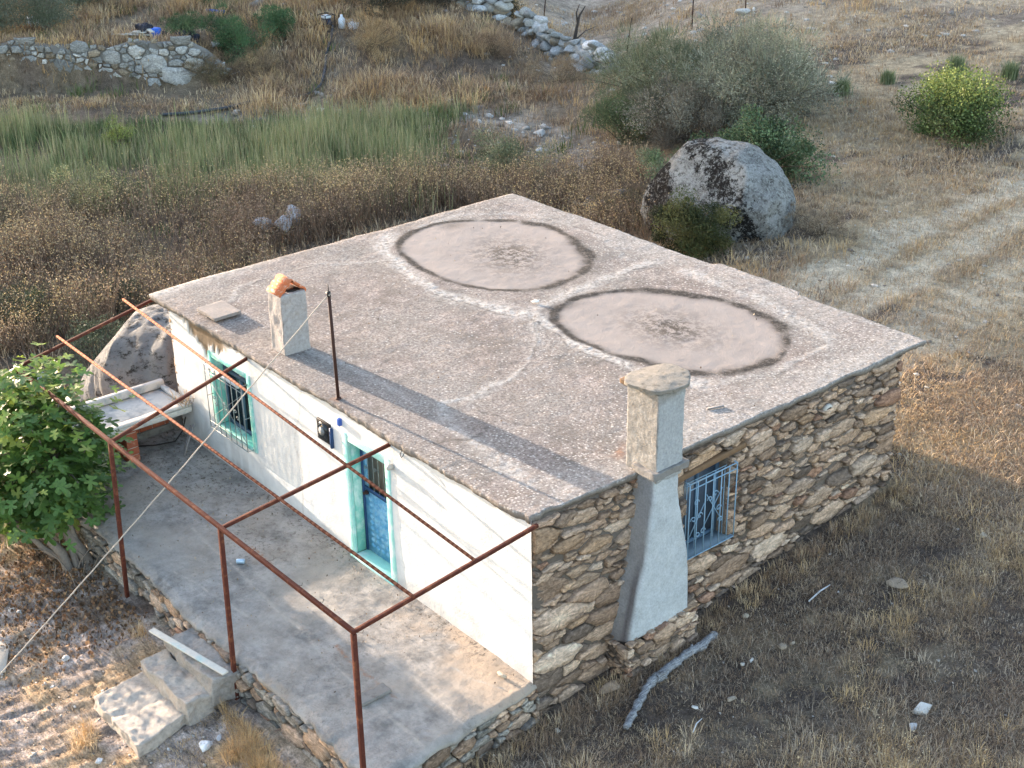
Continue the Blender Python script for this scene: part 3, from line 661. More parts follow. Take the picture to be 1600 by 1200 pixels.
dirt = np.maximum(dirt, .6 * np.maximum.reduce([zx([(-5.35, .1), (-5.3, .8), (-5.45, 1.3), (-5.2, 1.9), (-5.1, 2.3)], .014), zx([(-6.6, 1.9), (-6.2, 2.1), (-5.9, 2.35)], .012), zx([(-3.0, 1.95), (-2.6, 2.2), (-2.4, 2.35)], .012), zx([(-1.6, 0), (-1.45, .5), (-1.6, 1.0)], .012), zx([(-7.9, .65), (-8.3, .3), (-8.4, 0)], .014)]))
dirt = np.maximum(dirt, .55 * sstep(.30, .0, FZ + .35 * fbm(FX * 1.5, FZ * 3, 713, 5)) + .4 * np.exp(-((FX + 7.25) / .5) ** 2) * sstep(.7, .2, FZ + .3 * fbm(FX * 9, FZ * 1, 714, 3)) * sstep(-.1, .25, fbm(FX * 11, FZ * 1, 715, 3)))
front = mesh_np('front_wall', local(house, np.stack((FX2, FY, FZ), -1).reshape(-1, 3)), Ff, m_white, house, smooth=True, attrs=dict(peel=pm.ravel(), dirt=dirt.clip(0, 1).ravel()))
front['label'] = 'whitewashed rough plaster wall facing the terrace'
# near end return of the plaster (thin white edge) and the masonry core
mb = MB()
for a, b_ in (((-Lw + .02, .06, -.8), (WX0 - .02, .45, 2.36)), ((WX1 + .02, .06, -.8), (DX0 - .02, .45, 2.36)), ((DX1 + .02, .06, -.8), (-.06, .45, 2.36)), ((WX0 - .02, .06, -.8), (WX1 + .02, .45, WZ0 - .02)), ((WX0 - .02, .06, WZ1 + .02), (WX1 + .02, .45, 2.36)), ((DX0 - .02, .06, -.8), (DX1 + .02, .45, DZ0 - .03)), ((DX0 - .02, .06, DZ1 + .02), (DX1 + .02, .45, 2.36))): mb.box(a, b_)
mb.build('wall_core', m_mortar, house)
# ---- rubble walls
SY0, SY1, SZ0, SZ1 = 2.66, 3.50, .75, 2.02
ecol = MB()
def zwall(y): return 2.37
# mortar bed with an opening for the window
mb = MB()
for a, b_ in (((-.45, 0.01, -1), (-.005, SY0, 2.38)), ((-.45, SY1, -1), (-.005, Ww, 2.38)), ((-.45, SY0, -1), (-.005, SY1, SZ0)), ((-.45, SY0, SZ1), (-.005, SY1, 2.38))): mb.box(a, b_)
mb.box((-Lw, Ww - .45, -1.2), (-.46, Ww - .01, 2.38)); mb.box((-Lw + .01, .46, -1.2), (-Lw + .45, Ww - .46, 2.38))
mb.build('mortar_bed', m_mortar, house)
big = lambda u, v: (1.55 - .55 * min(1, u / 1.8)) * (.9 + .25 * (v < 1.3)) * (1.15 if u > 6.5 else 1)
e = rubble('side_wall', m_stone, Ww, 3.25, lambda u, v, d: np.stack((0 + d - .008, u, v - .9 + .0 * u), 1), .215, 2.7, PAL, house, holes=[(SY0, SZ0 + .9, SY1, SZ1 + .9)], seed=4, big=big, depth=.06, gap=.011, drop=.12, spread=.55)
e['label'] = 'long wall of tan, grey and rusty rubble stones'
rubble('back_wall', m_stone, Lw, 3.2, lambda u, v, d: np.stack((-u, Ww + d - .008, v - .85), 1), .34, 2.0, PAL, house, seed=5)
rubble('far_wall', m_stone, Ww, 3.2, lambda u, v, d: np.stack((-Lw - d + .008, u, v - .85), 1), .34, 2.0, PAL, house, seed=6)

# ---- front window
win = MB()
for a, b_ in (((WX0 - .085, -.022, WZ0 - .06), (WX0 + .005, .05, WZ1 + .07)), ((WX1 - .005, -.022, WZ0 - .06), (WX1 + .10, .05, WZ1 + .07)), ((WX0 + .006, -.022, WZ1 - .005), (WX1 - .006, .05, WZ1 + .07)), ((WX0 + .006, -.022, WZ0 - .06), (WX1 - .006, .05, WZ0 + .005))): win.box(a, b_)
# painted reveals
for a, b_ in (((WX0 - .012, .0501, WZ0), (WX0 + .004, .24, WZ1)), ((WX1 - .004, .0501, WZ0), (WX1 + .012, .24, WZ1)), ((WX0, .0501, WZ0 - .02), (WX1, .24, WZ0 + .003)), ((WX0, .0501, WZ1 - .003), (WX1, .24, WZ1 + .02))): win.box(a, b_)
window = win.build('window', m_teal, house, bevel=.006, jit=.012); window['label'] = 'window with teal painted surround'
fr = MB(); y0 = .17
for a, b_ in (((WX0 + .005, y0, WZ0 + .005), (WX0 + .06, y0 + .05, WZ1 - .005)), ((WX1 - .06, y0, WZ0 + .005), (WX1 - .005, y0 + .05, WZ1 - .005)), ((WX0 + .061, y0, WZ1 - .06), (WX1 - .061, y0 + .05, WZ1 - .005)), ((WX0 + .061, y0, WZ0 + .005), (WX1 - .061, y0 + .05, WZ0 + .06)), (((WX0 + WX1) / 2 - .03, y0 - .006, WZ0 + .061), ((WX0 + WX1) / 2 + .03, y0 + .045, WZ1 - .30)), ((WX0 + .061, y0 - .003, WZ1 - .29), (WX1 - .061, y0 + .048, WZ1 - .24))): fr.box(a, b_)
def sub(mb_, name, mat, par, **k):
    o = mb_.build(name, mat, par, **k); 
    o.location = (0, 0, 0); return o
# sub-parts: parent mesh objects sit at the house's origin, so children share its local frame
def subpart(mb_, name, mat, par, **k):
    V = np.array(mb_.v) - np.array(house.location); o = mesh_np(name, V, mb_.f, mat, None, col=np.array(mb_.c)); o.parent = par
    if k.get('bevel'): m = o.modifiers.new('bevel', 'BEVEL'); m.width = k['bevel']; m.limit_method = 'ANGLE'
    return o
subpart(fr, 'frame', M('slate_blue_frame', .6, simple((.07, .12, .19), .3, 12, .2)), window)
subpart(MB().box((WX0 + .02, .2, WZ0 + .02), (WX1 - .02, .205, WZ1 - .02)), 'pane', m_glass, window)
m_iron_g = M('grey_green_iron', .6, simple((.20, .23, .24), .3, 20, .2, .003, stain=(.38, .40, .40), stain_scale=8), .4)
def scroll(mb_, f, cu, cv, r_, s=1, rad=.006, turns=1.2):
    mb_.tube([f(cu + s * r_ * (1 - t / 14) * math.cos(t / 14 * turns * 2 * math.pi), cv + r_ * (1 - t / 14) * math.sin(t / 14 * turns * 2 * math.pi)) for t in range(13)], rad, 4)
gr = MB(); gy_ = -.13; ga, gb, gc, gd = WX0 - .04, WX1 + .02, WZ0 - .02, WZ1 - .10
fA = lambda u, v: (u, gy_, v)
for k in range(8):
    u = ga + (gb - ga) * k / 7; gr.tube([fA(u, gc), fA(u, gd)], .007, 5)
for v in (gc, gd, gd - .12, gc + .12): gr.tube([fA(ga, v), fA(gb, v)], .008, 5)
for u in (ga, gb):
    for v in (gc, (gc + gd) / 2, gd): gr.tube([fA(u, v), (u, 0.0, v)], .007, 5)
for k in range(7):
    u = ga + (gb - ga) * (k + .5) / 7
    if k in (1, 3, 5): scroll(gr, fA, u - .03, (gc + gd) / 2 + .03, .045); scroll(gr, fA, u + .03, (gc + gd) / 2 - .07, .045, -1)
gr.tube([fA(ga, gc + .15), fA((ga + gb) / 2, (gc + gd) / 2), fA(gb, gc + .15)], .005, 4); gr.tube([fA(ga, gd - .15), fA((ga + gb) / 2, (gc + gd) / 2), fA(gb, gd - .15)], .005, 4)
subpart(gr, 'grille', m_iron_g, window)
subpart(MB().bar((WX0 + .0, -.10, WZ1 - .17), (WX1 - .12, -.10, WZ1 - .17), .03, .05), 'top_rail', M('pale_metal', .5, simple((.6, .62, .64), .2, 9, .1), .4), window)

# ---- door with deep teal reveal
dr = MB()
for a, b_ in (((DX0 - .11, -.02, DZ0 - .02), (DX0 + .004, .04, DZ1 + .10)), ((DX1 - .004, -.02, DZ0 - .02), (DX1 + .11, .04, DZ1 + .10)), ((DX0 + .005, -.02, DZ1 - .004), (DX1 - .005, .04, DZ1 + .10))): dr.box(a, b_)
frame = dr.build('door_surround', m_teal_l, house, bevel=.006, jit=.012)
rv = MB()
for a, b_ in (((DX0 - .01, .0401, DZ0), (DX0 + .006, .30, DZ1)), ((DX1 - .006, .0401, DZ0), (DX1 + .01, .30, DZ1)), ((DX0, .0401, DZ1 - .006), (DX1, .30, DZ1 + .01))): rv.box(a, b_)
rv.build('door_reveal', m_teal, house)
MB().box((DX0 - .08, -.055, -.02), (DX1 + .08, -.021, .03)).box((DX0 + .01, -.02, -.02), (DX1 - .01, .3, DZ0 + .004)).build('doorstep', m_teal_l, house, bevel=.01, jit=.01)
dY = .20; lx0, lx1 = DX0 + .05, DX1 - .008; zmid = 1.12
db = MB().box((lx0, dY, DZ0 + .01), (lx1, dY + .04, zmid)); 
for (a, b_) in (((lx0, dY, zmid), (lx0 + .09, dY + .04, DZ1 - .01)), ((lx1 - .04, dY, zmid), (lx1, dY + .04, DZ1 - .01)), ((lx0 + .091, dY, DZ1 - .06), (lx1 - .041, dY + .04, DZ1 - .01))): db.box(a, b_)
door = db.build('door', m_blue, house); door['label'] = 'blue metal door with dark grilled upper light'
jamb = MB().box((DX0 + .007, dY - .02, DZ0), (DX0 + .045, dY + .06, DZ1 - .007)).box((lx0 + .02, dY - .022, zmid - .03), (lx1, dY - .002, zmid + .03))
subpart(jamb, 'door_frame', m_dkblue, door)
# embossed lower panel: a quilt of small raised diamonds
em = MB(); nu, nv_ = 6, 9
for i in range(nu):
    for j in range(nv_):
        u0 = lx0 + .07 + (lx1 - lx0 - .14) * i / nu; du = (lx1 - lx0 - .14) / nu; v0 = DZ0 + .09 + (zmid - DZ0 - .2) * j / nv_; dv = (zmid - DZ0 - .2) / nv_; cu, cv = u0 + du / 2, v0 + dv / 2
        em.add([(u0 + .004, dY - .001, cv), (cu, dY - .001, v0 + .004), (u0 + du - .004, dY - .001, cv), (cu, dY - .001, v0 + dv - .004), (cu, dY - .022, cv)], [[0, 1, 4], [1, 2, 4], [2, 3, 4], [3, 0, 4]])
subpart(em, 'embossed_panel', m_blue, door)
subpart(MB().box((lx0 + .091, dY + .02, zmid + .0), (lx1 - .041, dY + .025, DZ1 - .06)), 'pane', m_brownglass, door)
dg = MB(); fD = lambda u, v: (u, dY - .012, v)
for k in range(6): u = lx0 + .13 + (lx1 - lx0 - .21) * k / 5; dg.tube([fD(u, zmid), fD(u, DZ1 - .06)], .006, 4)
for u, v in ((lx0 + .06, 1.75), (lx0 + .06, 1.45), (lx0 + .3, 1.5), (lx1 - .12, 1.72), (lx1 - .12, 1.4), (lx1 - .1, 1.25)): scroll(dg, fD, u, v, .04)
dg.tube([fD(lx1 - .2, zmid + .1), fD(lx1 - .06, 1.6)], .006, 4)
subpart(dg, 'grille', m_iron_g, door)
kn = MB().tube([(lx0 + .06, dY, 1.05), (lx0 + .06, dY - .03, 1.05), (lx0 + .06, dY - .045, 1.05), (lx0 + .06, dY - .07, 1.05)], [.035, .035, .02, .028], 10); subpart(kn, 'knob', m_darkrust, door)

# ---- side window
sw = MB()
for a, b_ in (((-.20, SY0 + .001, SZ0 + .02), (-.15, SY0 + .05, SZ1 - .01)), ((-.20, SY1 - .05, SZ0 + .02), (-.15, SY1 - .001, SZ1 - .01)), ((-.20, SY0 + .051, SZ1 - .06), (-.15, SY1 - .051, SZ1 - .01)), ((-.20, SY0 + .051, SZ0 + .02), (-.15, SY1 - .051, SZ0 + .07)), ((-.20, (SY0 + SY1) / 2 - .02, SZ0 + .071), (-.148, (SY0 + SY1) / 2 + .02, SZ1 - .061))): sw.box(a, b_)
swin = sw.build('window', M('grey_blue_frame', .6, simple((.07, .13, .21), .3, 10, .2)), house); swin['label'] = 'side window behind light blue iron bars'
subpart(MB().box((-.19, SY0 + .02, SZ0 + .03), (-.185, SY1 - .02, SZ1 - .02)), 'pane', m_bluglass, swin)
g2 = MB(); ya, yb, za, zb_, xg = SY0 - .02, SY1 + .06, SZ0 + .02, 1.93, .12
f2 = lambda u, v: (xg, u, v)
for k in range(7): g2.tube([f2(ya + (yb - ya) * k / 6, za), f2(ya + (yb - ya) * k / 6, zb_)], .009, 5)
for v in (za, zb_, zb_ - .09): g2.tube([f2(ya, v), f2(yb, v)], .009, 5)
for u in (ya, yb):
    for v in (za, zb_): g2.tube([f2(u, v), (-.02, u, v)], .009, 5)
xi = 0.0; f3 = lambda u, v: (xi, u, v)
for k in range(5): g2.tube([f3(SY0 + .05 + (SY1 - SY0 - .1) * k / 4, za + .03), f3(SY0 + .05 + (SY1 - SY0 - .1) * k / 4, zb_ - .06)], .007, 4)
for v in (zb_ - .06, zb_ - .11): g2.tube([f3(SY0 + .02, v), f3(SY1 - .02, v)], .008, 4)
for u, v, s in ((SY0 + .25, 1.5, 1), (SY0 + .2, 1.25, -1), (SY0 + .33, 1.27, 1), (SY0 + .62, 1.5, 1), (SY0 + .52, 1.45, -1), (SY0 + .7, 1.25, 1), (SY0 + .75, 1.05, -1), (SY0 + .4, 1.0, 1), (SY0 + .3, .97, -1)): scroll(g2, f3, u, v, .055, s, .009)
g2.tube([f3(SY0 + .1, .95), f3(SY0 + .42, 1.45)], .007, 4); g2.tube([f3(SY0 + .4, 1.05), f3(SY1 - .08, 1.55)], .007, 4); g2.tube([f3(SY0 + .45, 1.55), f3(SY1 - .05, 1.0)], .007, 4)
subpart(g2, 'grille', m_ltblue, swin)
subpart(MB().box((-.15, SY0, SZ0 - .012), (.10, SY1 + .06, SZ0 + .018)), 'sill', M('grey_blue_sill', .8, simple((.20, .27, .32), .3, 10, .3)), swin, bevel=.004)
MB().bar((.03, 2.42, 2.03), (.03, 3.78, 2.10), .09, .085).build('lintel', m_beam, house, bevel=.015)

# ---- plastered buttress chimney against the side wall
prof = [(-.05, 1.34, 2.47, .36), (.25, 1.37, 2.455, .36), (.62, 1.45, 2.44, .357), (1.0, 1.53, 2.42, .355), (1.2, 1.60, 2.385, .355), (1.4, 1.625, 2.335, .355), (1.75, 1.665, 2.245, .355), (2.1, 1.715, 2.19, .355), (2.45, 1.745, 2.17, .355)]
# z, y near side, y far side, how far it stands out
V = []; cl = []; rowsz = []
zz = np.linspace(.02, 2.46, 60); pa = np.array(prof)
Yn, Yf, Xo = (np.interp(zz, pa[:, 0], pa[:, k]) for k in (1, 2, 3))
ker = np.ones(7) / 7
Yn, Yf, Xo = (np.convolve(np.pad(q, 3, 'edge'), ker, 'valid') for q in (Yn, Yf, Xo))
nc = 34
for i, z_ in enumerate(zz):
    # section path: near side back -> rounded corner -> front -> corner -> far side back
    path = [(-.02, Yn[i] - .015), (Xo[i] * .5, Yn[i] - .005), (Xo[i] - .022, Yn[i]), (Xo[i], Yn[i] + .025), (Xo[i] + .005, (Yn[i] + Yf[i]) / 2), (Xo[i], Yf[i] - .03), (Xo[i] - .025, Yf[i]), (-.02, Yf[i] + .02)]
    pth = np.array(path); s_ = np.concatenate(([0], np.cumsum(np.hypot(*np.diff(pth, axis=0).T)))); t = np.linspace(0, s_[-1], nc)
    px_, py_ = np.interp(t, s_, pth[:, 0]), np.interp(t, s_, pth[:, 1])
    for k in range(nc):
        V.append((px_[k], py_[k], z_ + .14 * max(0, 1 - (z_ - .02) / .5) * px_[k] / .36))
        side = t[k] < s_[2] + .02; soot = 0
        cl.append(t[k])
V = np.array(V); V[:, 0] += .014 * fbm(V[:, 1] * 4, V[:, 2] * 4, 141, 4); V[:, 1] += .012 * fbm(V[:, 0] * 4 + V[:, 1] * 3, V[:, 2] * 4, 142, 4)
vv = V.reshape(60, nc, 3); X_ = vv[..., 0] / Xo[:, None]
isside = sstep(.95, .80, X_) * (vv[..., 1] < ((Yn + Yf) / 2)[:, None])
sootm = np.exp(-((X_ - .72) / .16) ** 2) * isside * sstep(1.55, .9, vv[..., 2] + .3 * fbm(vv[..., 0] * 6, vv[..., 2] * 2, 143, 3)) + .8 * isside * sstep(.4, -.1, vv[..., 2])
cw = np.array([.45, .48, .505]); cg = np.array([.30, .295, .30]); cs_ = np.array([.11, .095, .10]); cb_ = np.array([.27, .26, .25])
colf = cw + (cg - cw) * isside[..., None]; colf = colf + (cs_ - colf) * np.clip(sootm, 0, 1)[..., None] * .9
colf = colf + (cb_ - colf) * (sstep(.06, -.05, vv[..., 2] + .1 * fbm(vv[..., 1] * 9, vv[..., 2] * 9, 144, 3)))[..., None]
ii = np.arange(60 * nc).reshape(60, nc); Ff = list(np.stack((ii[:-1, :-1], ii[:-1, 1:], ii[1:, 1:], ii[1:, :-1]), -1).reshape(-1, 4)); Ff = [list(q) for q in Ff] + [list(ii[-1])] + [list(ii[0])[::-1]]
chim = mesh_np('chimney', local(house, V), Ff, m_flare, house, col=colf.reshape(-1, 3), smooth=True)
chim['label'] = 'tall chimney with flared white buttress and stone slab cap'
def grid_box(x0, x1, y0, y1, z0, z1, n=.03, amp=.012, seed=1, taper=0):
    """box with subdivided noisy faces -> MB-like arrays"""
    bm = bmesh.new(); bmesh.ops.create_cube(bm, size=1)
    L = max(x1 - x0, y1 - y0, z1 - z0); cuts = int(min(40, L / n))
    bmesh.ops.subdivide_edges(bm, edges=bm.edges[:], cuts=cuts, use_grid_fill=True)
    V = np.array([v.co[:] for v in bm.verts]); Fc = [[v.index for v in f.verts] for f in bm.faces]; bm.free()
    ed = (np.abs(V) > .499).sum(1)
    t = V[:, 2:3] + .5; V[:, :2] *= 1 - taper * t
    P = (V + .5) * np.array([x1 - x0, y1 - y0, z1 - z0]) + np.array([x0, y0, z0])
    cen = np.array([(x0 + x1) / 2, (y0 + y1) / 2, (z0 + z1) / 2]); rnd = np.where(ed >= 2, .012, 0)[:, None] * (1 + 2 * fbm(P[:, 0] * 8 + P[:, 2] * 8, P[:, 1] * 8 + P[:, 2] * 3, seed + 3, 3)[:, None])
    dirv = (P - cen); dirv /= np.linalg.norm(dirv, axis=1)[:, None]
    nn = np.stack([fbm(P[:, (k + 1) % 3] * 5 + k, P[:, (k + 2) % 3] * 5, seed + k, 4) for k in range(3)], 1)
    return P + nn * amp - dirv * rnd, Fc
def gbox(name, mat, par, *a, **k):
    V, Fc = grid_box(*a, **k); return mesh_np(name, local(par, V), Fc, mat, par, attrs=dict(peel=np.zeros(len(V))), col=np.ones((len(V), 3)) * .5)
# flue above the roof, ledge, stone cap
V, Fc = grid_box(-.18, .37, 1.74, 2.20, 2.38, 3.605, .03, .010, 151)
pe = sstep(.35, .368, V[:, 0]) * sstep(3.6, 3.46, V[:, 2] + .1 * fbm(V[:, 1] * 6, V[:, 2] * 6, 152, 3))
o = mesh_np('flue', V - np.array(house.location), Fc, m_stack, None, attrs=dict(peel=pe)); o.parent = chim
V, Fc = grid_box(.0, .425, 1.665, 2.29, 2.455, 2.55, .03, .025, 153); o = mesh_np('ledge', V - np.array(house.location), Fc, m_conc_dk, None); o.parent = chim
V, Fc = grid_box(-1, 1, -1, 1, 3.655, 3.695, .06, .0, 155)
cp = [(-.10, 1.60), (-.20, 1.72), (-.22, 1.98), (-.12, 2.36), (.06, 2.42), (.32, 2.34), (.40, 2.24), (.45, 1.88), (.34, 1.70), (.12, 1.62)]; cc_c, cf = smooth_closed(cp); cc_c = np.array([.10, 2.0])
cpa = np.array(cp) - cc_c; ca_ = np.arctan2(cpa[:, 1], cpa[:, 0]); cr_ = np.hypot(*cpa.T); o_ = np.argsort(ca_); ca_, cr_ = ca_[o_], cr_[o_]
th = np.arctan2(V[:, 1], V[:, 0]); q_ = np.maximum(np.abs(V[:, 0]), np.abs(V[:, 1])); rr_ = np.interp(th, np.concatenate((ca_ - 2 * np.pi, ca_, ca_ + 2 * np.pi)), np.tile(cr_, 3)) * (1 + .10 * fbm(th * 2.5, th * 0, 156, 3)) * np.clip(q_, 0, 1)
V[:, 0] = cc_c[0] + rr_ * np.cos(th); V[:, 1] = cc_c[1] + rr_ * np.sin(th); V[:, 2] += .018 * np.clip(1 - q_, 0, 1) - .012 * q_ + .012 * fbm(V[:, 0] * 6, V[:, 1] * 6, 159, 4)
o = mesh_np('cap', V - np.array(house.location), Fc, M('lichened_cap_stone', .95, simple((.30, .275, .24), .4, 22, 1.0, .03, stain=(.16, .145, .12), stain_scale=12)), None); o.parent = chim
for a_ in ((-.24, -.06, 1.66, 1.80, 3.60, 3.66, .03, .015, 157), (.20, .38, 1.86, 2.14, 3.60, 3.65, .03, .015, 158)):
    V, Fc = grid_box(*a_); o = mesh_np('cap_support', V - np.array(house.location), Fc, m_beam, None); o.parent = chim
mbs = MB().box((-.14, 1.79, 3.60), (.32, 2.15, 3.615)); o = subpart(mbs, 'flue_mouth', m_black, chim)
e = rubble('chimney_footing', m_stone, 1.32, .8, lambda u, v, d: np.stack((.37 + d - .0 * u, u + 1.28, v - .62 + .04 * u), 1), .17, 2.1, PAL, None, seed=14, depth=.05); e.parent = chim; 
e.data.transform(Matrix.Translation(-Vector(house.location)))
e = rubble('chimney_footing', m_stone, .42, .8, lambda u, v, d: np.stack((u - .02, 1.31 - d, v - .72), 1), .15, 1.8, PAL, None, seed=15, depth=.04); e.parent = chim; e.data.transform(Matrix.Translation(-Vector(house.location)))
subpart(MB().box((-.02, 1.31, -1), (.37, 2.62, .03)), 'footing_core', m_mortar, chim)

# ---- short chimney near the front edge, with a tile ridge
V, Fc = grid_box(-6.32, -5.93, .27, .72, 2.40, 3.40, .03, .02, 161, taper=.05)
m_chs = M('pale_render', .95, lambda nt, b: (nt.links.new(mix(nt, ramp(nt, noise(nt, 14, 8, .8), [(.34, 0), (.64, 1)]), (.27, .25, .24), (.42, .40, .395)), b.inputs['Base Color']), bump(nt, b, noise(nt, 20, 6, .75), .9, .025)))
sch = mesh_np('chimney', V - np.array(house.location), Fc, m_chs, house); sch['label'] = 'short square rendered chimney with orange tile cap'
tl = MB()
def arc_tile(x0, x1, ya, za_, yb, zb2, n=4):
    """ridged hollow tile leaning between two points in the yz plane"""
    d = Vector((0, yb - ya, zb2 - za_)); Ln = d.length; d.normalize(); nrm = Vector((0, -d.z, d.y)); 
    if nrm.z < 0: nrm = -nrm
    nseg = 24; rows = []
    for i in range(nseg + 1):
        t = i / nseg; bumpz = .022 * abs(math.sin(t * math.pi * 3)) - .006; p_ = Vector((0, ya, za_)) + d * Ln * t + nrm * bumpz
        rows.append(p_)
    base = len(tl.v); Vv_ = []
    for x_ in (x0, x1):
        for p_ in rows: Vv_.append((x_, p_.y, p_.z))
        for p_ in rows: q = p_ - nrm * .03; Vv_.append((x_, q.y, q.z))
    n1_ = nseg + 1; Fl = []
    for i in range(nseg):
        Fl += [[i, i + 1, 2 * n1_ + i + 1, 2 * n1_ + i], [n1_ + i, 3 * n1_ + i, 3 * n1_ + i + 1, n1_ + i + 1], [i, n1_ + i, n1_ + i + 1, i + 1], [2 * n1_ + i, 2 * n1_ + i + 1, 3 * n1_ + i + 1, 3 * n1_ + i]]
    Fl += [[0, 2 * n1_, 3 * n1_, n1_], [nseg, n1_ + nseg, 3 * n1_ + nseg, 2 * n1_ + nseg]]
    tl.add(Vv_, Fl)
arc_tile(-6.32, -5.95, .27, 3.395, .50, 3.60); arc_tile(-6.32, -5.95, .74, 3.395, .505, 3.60)
subpart(tl, 'tile_cap', m_tile, sch)
subpart(MB().box((-6.25, .33, 3.39), (-6.0, .66, 3.41)), 'flue_mouth', m_black, sch)

# ---- small things fixed to the front wall
mt = MB().box((-4.70, -.03, 1.67), (-4.36, .03, 2.0)); meter = mt.build('meter_box', m_black, house, bevel=.008)
meter['label'] = 'black electricity meter box left of the door'
subpart(MB().box((-4.665, -.036, 1.71), (-4.42, -.031, 1.965)), 'window', m_glass, meter)
mm_ = MB().tube([(-4.55, -.037, 1.84), (-4.55, -.06, 1.84)], .065, 14); mm_.box((-4.62, -.045, 1.92), (-4.58, -.037, 1.955), (1, 1, 1)); subpart(mm_, 'meter', M('grey_dial', .5, simple((.22, .23, .24), .3, 20, .1)), meter)
subpart(MB().box((-4.352, -.045, 1.64), (-4.315, .02, 1.96)), 'side_strip', m_dkblue, meter)
MB().box((-4.12, -.05, 2.10), (-4.06, .01, 2.21)).build('junction_box', M('bright_blue_plastic', .4, simple((.03, .10, .42), .2, 9, 0), .5), house, bevel=.006)
MB().tube([(-2.86, 0, 1.94), (-2.86, -.07, 1.96), (-2.84, -.10, 1.95)], [.035, .045, .03], 8).tube([(-2.95, -.02, 1.90), (-2.86, -.04, 1.94)], .03, 7).build('lamp_holder', m_conc_lt, house)
MB().tube([(-2.57, -.03, 2.34), (-2.58, -.07, 2.27), (-2.54, -.08, 2.24), (-2.51, -.07, 2.28), (-2.50, -.05, 2.33)], .006, 5).build('wire_loop', m_black, house)
# drain hole through the side wall
MB().tube([(.02, 5.53, 2.06), (.075, 5.53, 2.04)], [.085, .08], 12).build('drain_collar', m_conc_lt, house)
MB().tube([(.076, 5.53, 2.04), (.082, 5.53, 2.038)], .055, 12).build('drain_hole', m_black, house)

# ================================================================ terrace
terr = thing('terrace', 'raised cracked grey cement terrace along the white wall of the house', 'terrace', (-5, -1.3, -.6))
TX0, TX1, TY0 = -9.7, .13, -2.56
ax_ = np.linspace(TX0, TX1, 300); ay_ = np.linspace(TY0, .02, 90); AX, AY = np.meshgrid(ax_, ay_)
tt = (AY - TY0) / (.02 - TY0); te = (AX - TX0) / (TX1 - TX0)
frontw = np.interp(AX, [-9.7, -6.4, -5.6, -4.9, -4.3, -2.9, -1.2, .13], [-.05, .06, .10, .03, .0, -.02, .04, .0])
BY = AY + sstep(.12, 0, tt) * (frontw + .09 * fbm(AX * 2.2, AX * 0, 171, 4) + .03 * fbm(AX * 12, AX * 0, 172, 2)); BX = AX + sstep(.975, 1, te) * (.05 * fbm(AY * 3, AY * 0, 173, 4) + np.interp(AY, [-2.6, -2, 0], [.1, .08, -.08]))
BZ = .018 * fbm(AX * .8, AY * .8, 174, 3) + .012 * fbm(AX * 6, AY * 6, 175, 4) - .05 * sstep(.05, 0, tt) * (1 + fbm(AX * 5, AY, 176, 2)) - .03 * sstep(.99, 1, te)
sd = AX * 0 + 0.
sandm = np.exp(-((AY + .25 + .12 * (AX + 1)) / .45) ** 2) * sstep(-3, -1.6, AX) * sstep(-.25, .25, fbm(AX * 1.5, AY * 1.5, 177, 4) + .18)
crumb = np.clip(.25 + .6 * sstep(-3, -8, AX) * sstep(-1.6, -.3, AY) + .5 * np.exp(-(AY / .2) ** 2) + .8 * fbm(AX, AY, 178, 3), 0, 1)
cr = lambda pts, w: np.exp(-(polyd(AX + .05 * fbm(AX * 3, AY * 3, 179, 3), AY + .05 * fbm(AX * 3, AY * 3, 180, 3), pts) / w) ** 2)
crack = np.maximum.reduce([cr([(-6.4, -1.45), (-4.8, -1.5), (-3.2, -1.62), (-1.2, -1.75), (.1, -1.8)], .025), cr([(-4, -.95), (-2.2, -1.05), (.1, -1.15)], .02), cr([(-1.4, -.6), (-.6, -.55), (0, -.3)], .015), cr([(-1.7, -2.5), (-1.5, -1.8)], .015), cr([(-5.4, -2.2), (-3.6, -1.95)], .02)])
rus = np.maximum(cr([(-2.3, -1.45), (-1.6, -1.5), (-.9, -1.5)], .025), cr([(-5.2, -1.0), (-3.6, -1.15)], .02))
nyt, nxt = AX.shape; top = np.stack((BX, BY, BZ), -1).reshape(-1, 3); ii = np.arange(nxt * nyt).reshape(nyt, nxt)
Fr = list(np.stack((ii[:-1, :-1], ii[:-1, 1:], ii[1:, 1:], ii[1:, :-1]), -1).reshape(-1, 4))
ring = list(ii[::-1, 0]) + list(ii[0, 1:]) + list(ii[1:, -1]); nr = len(ring); rp = top[ring]
cy_ = np.array([0, 0, 0]); inw = np.zeros_like(rp); inw[:, 1] = (rp[:, 1] < TY0 + .2) * 1.0; inw[:, 0] = -1.0 * (rp[:, 0] > TX1 - .2)
tk = .09 + .06 * fbm(rp[:, 0] * 2 + rp[:, 1] * 2, rp[:, 1], 181, 4) + .02 * fbm(rp[:, 0] * 15, rp[:, 1] * 15, 182, 2)
l1 = rp - inw * .015; l1[:, 2] -= tk * .5; l2 = rp + inw * (.02 + .03 * fbm(rp[:, :1] * 7, rp[:, 1:2] * 7, 183, 3)); l2[:, 2] -= tk; l3 = rp + inw * .3; l3[:, 2] -= .12
n0 = len(top); V = np.concatenate((top, l1, l2, l3)); rg = [np.array(ring), n0 + np.arange(nr), n0 + nr + np.arange(nr), n0 + 2 * nr + np.arange(nr)]
for a, b_ in zip(rg[:-1], rg[1:]): Fr += [[a[i], b_[i], b_[i + 1], a[i + 1]] for i in range(nr - 1)]
pad = lambda A, v=0: np.concatenate((A.ravel(), np.full(3 * nr, v)))
mesh_np('slab', local(terr, V), np.array(Fr), m_terrace, terr, attrs=dict(sand=pad(sandm), crumb=pad(crumb, .3), crack=pad(crack), rusty=pad(rus)))
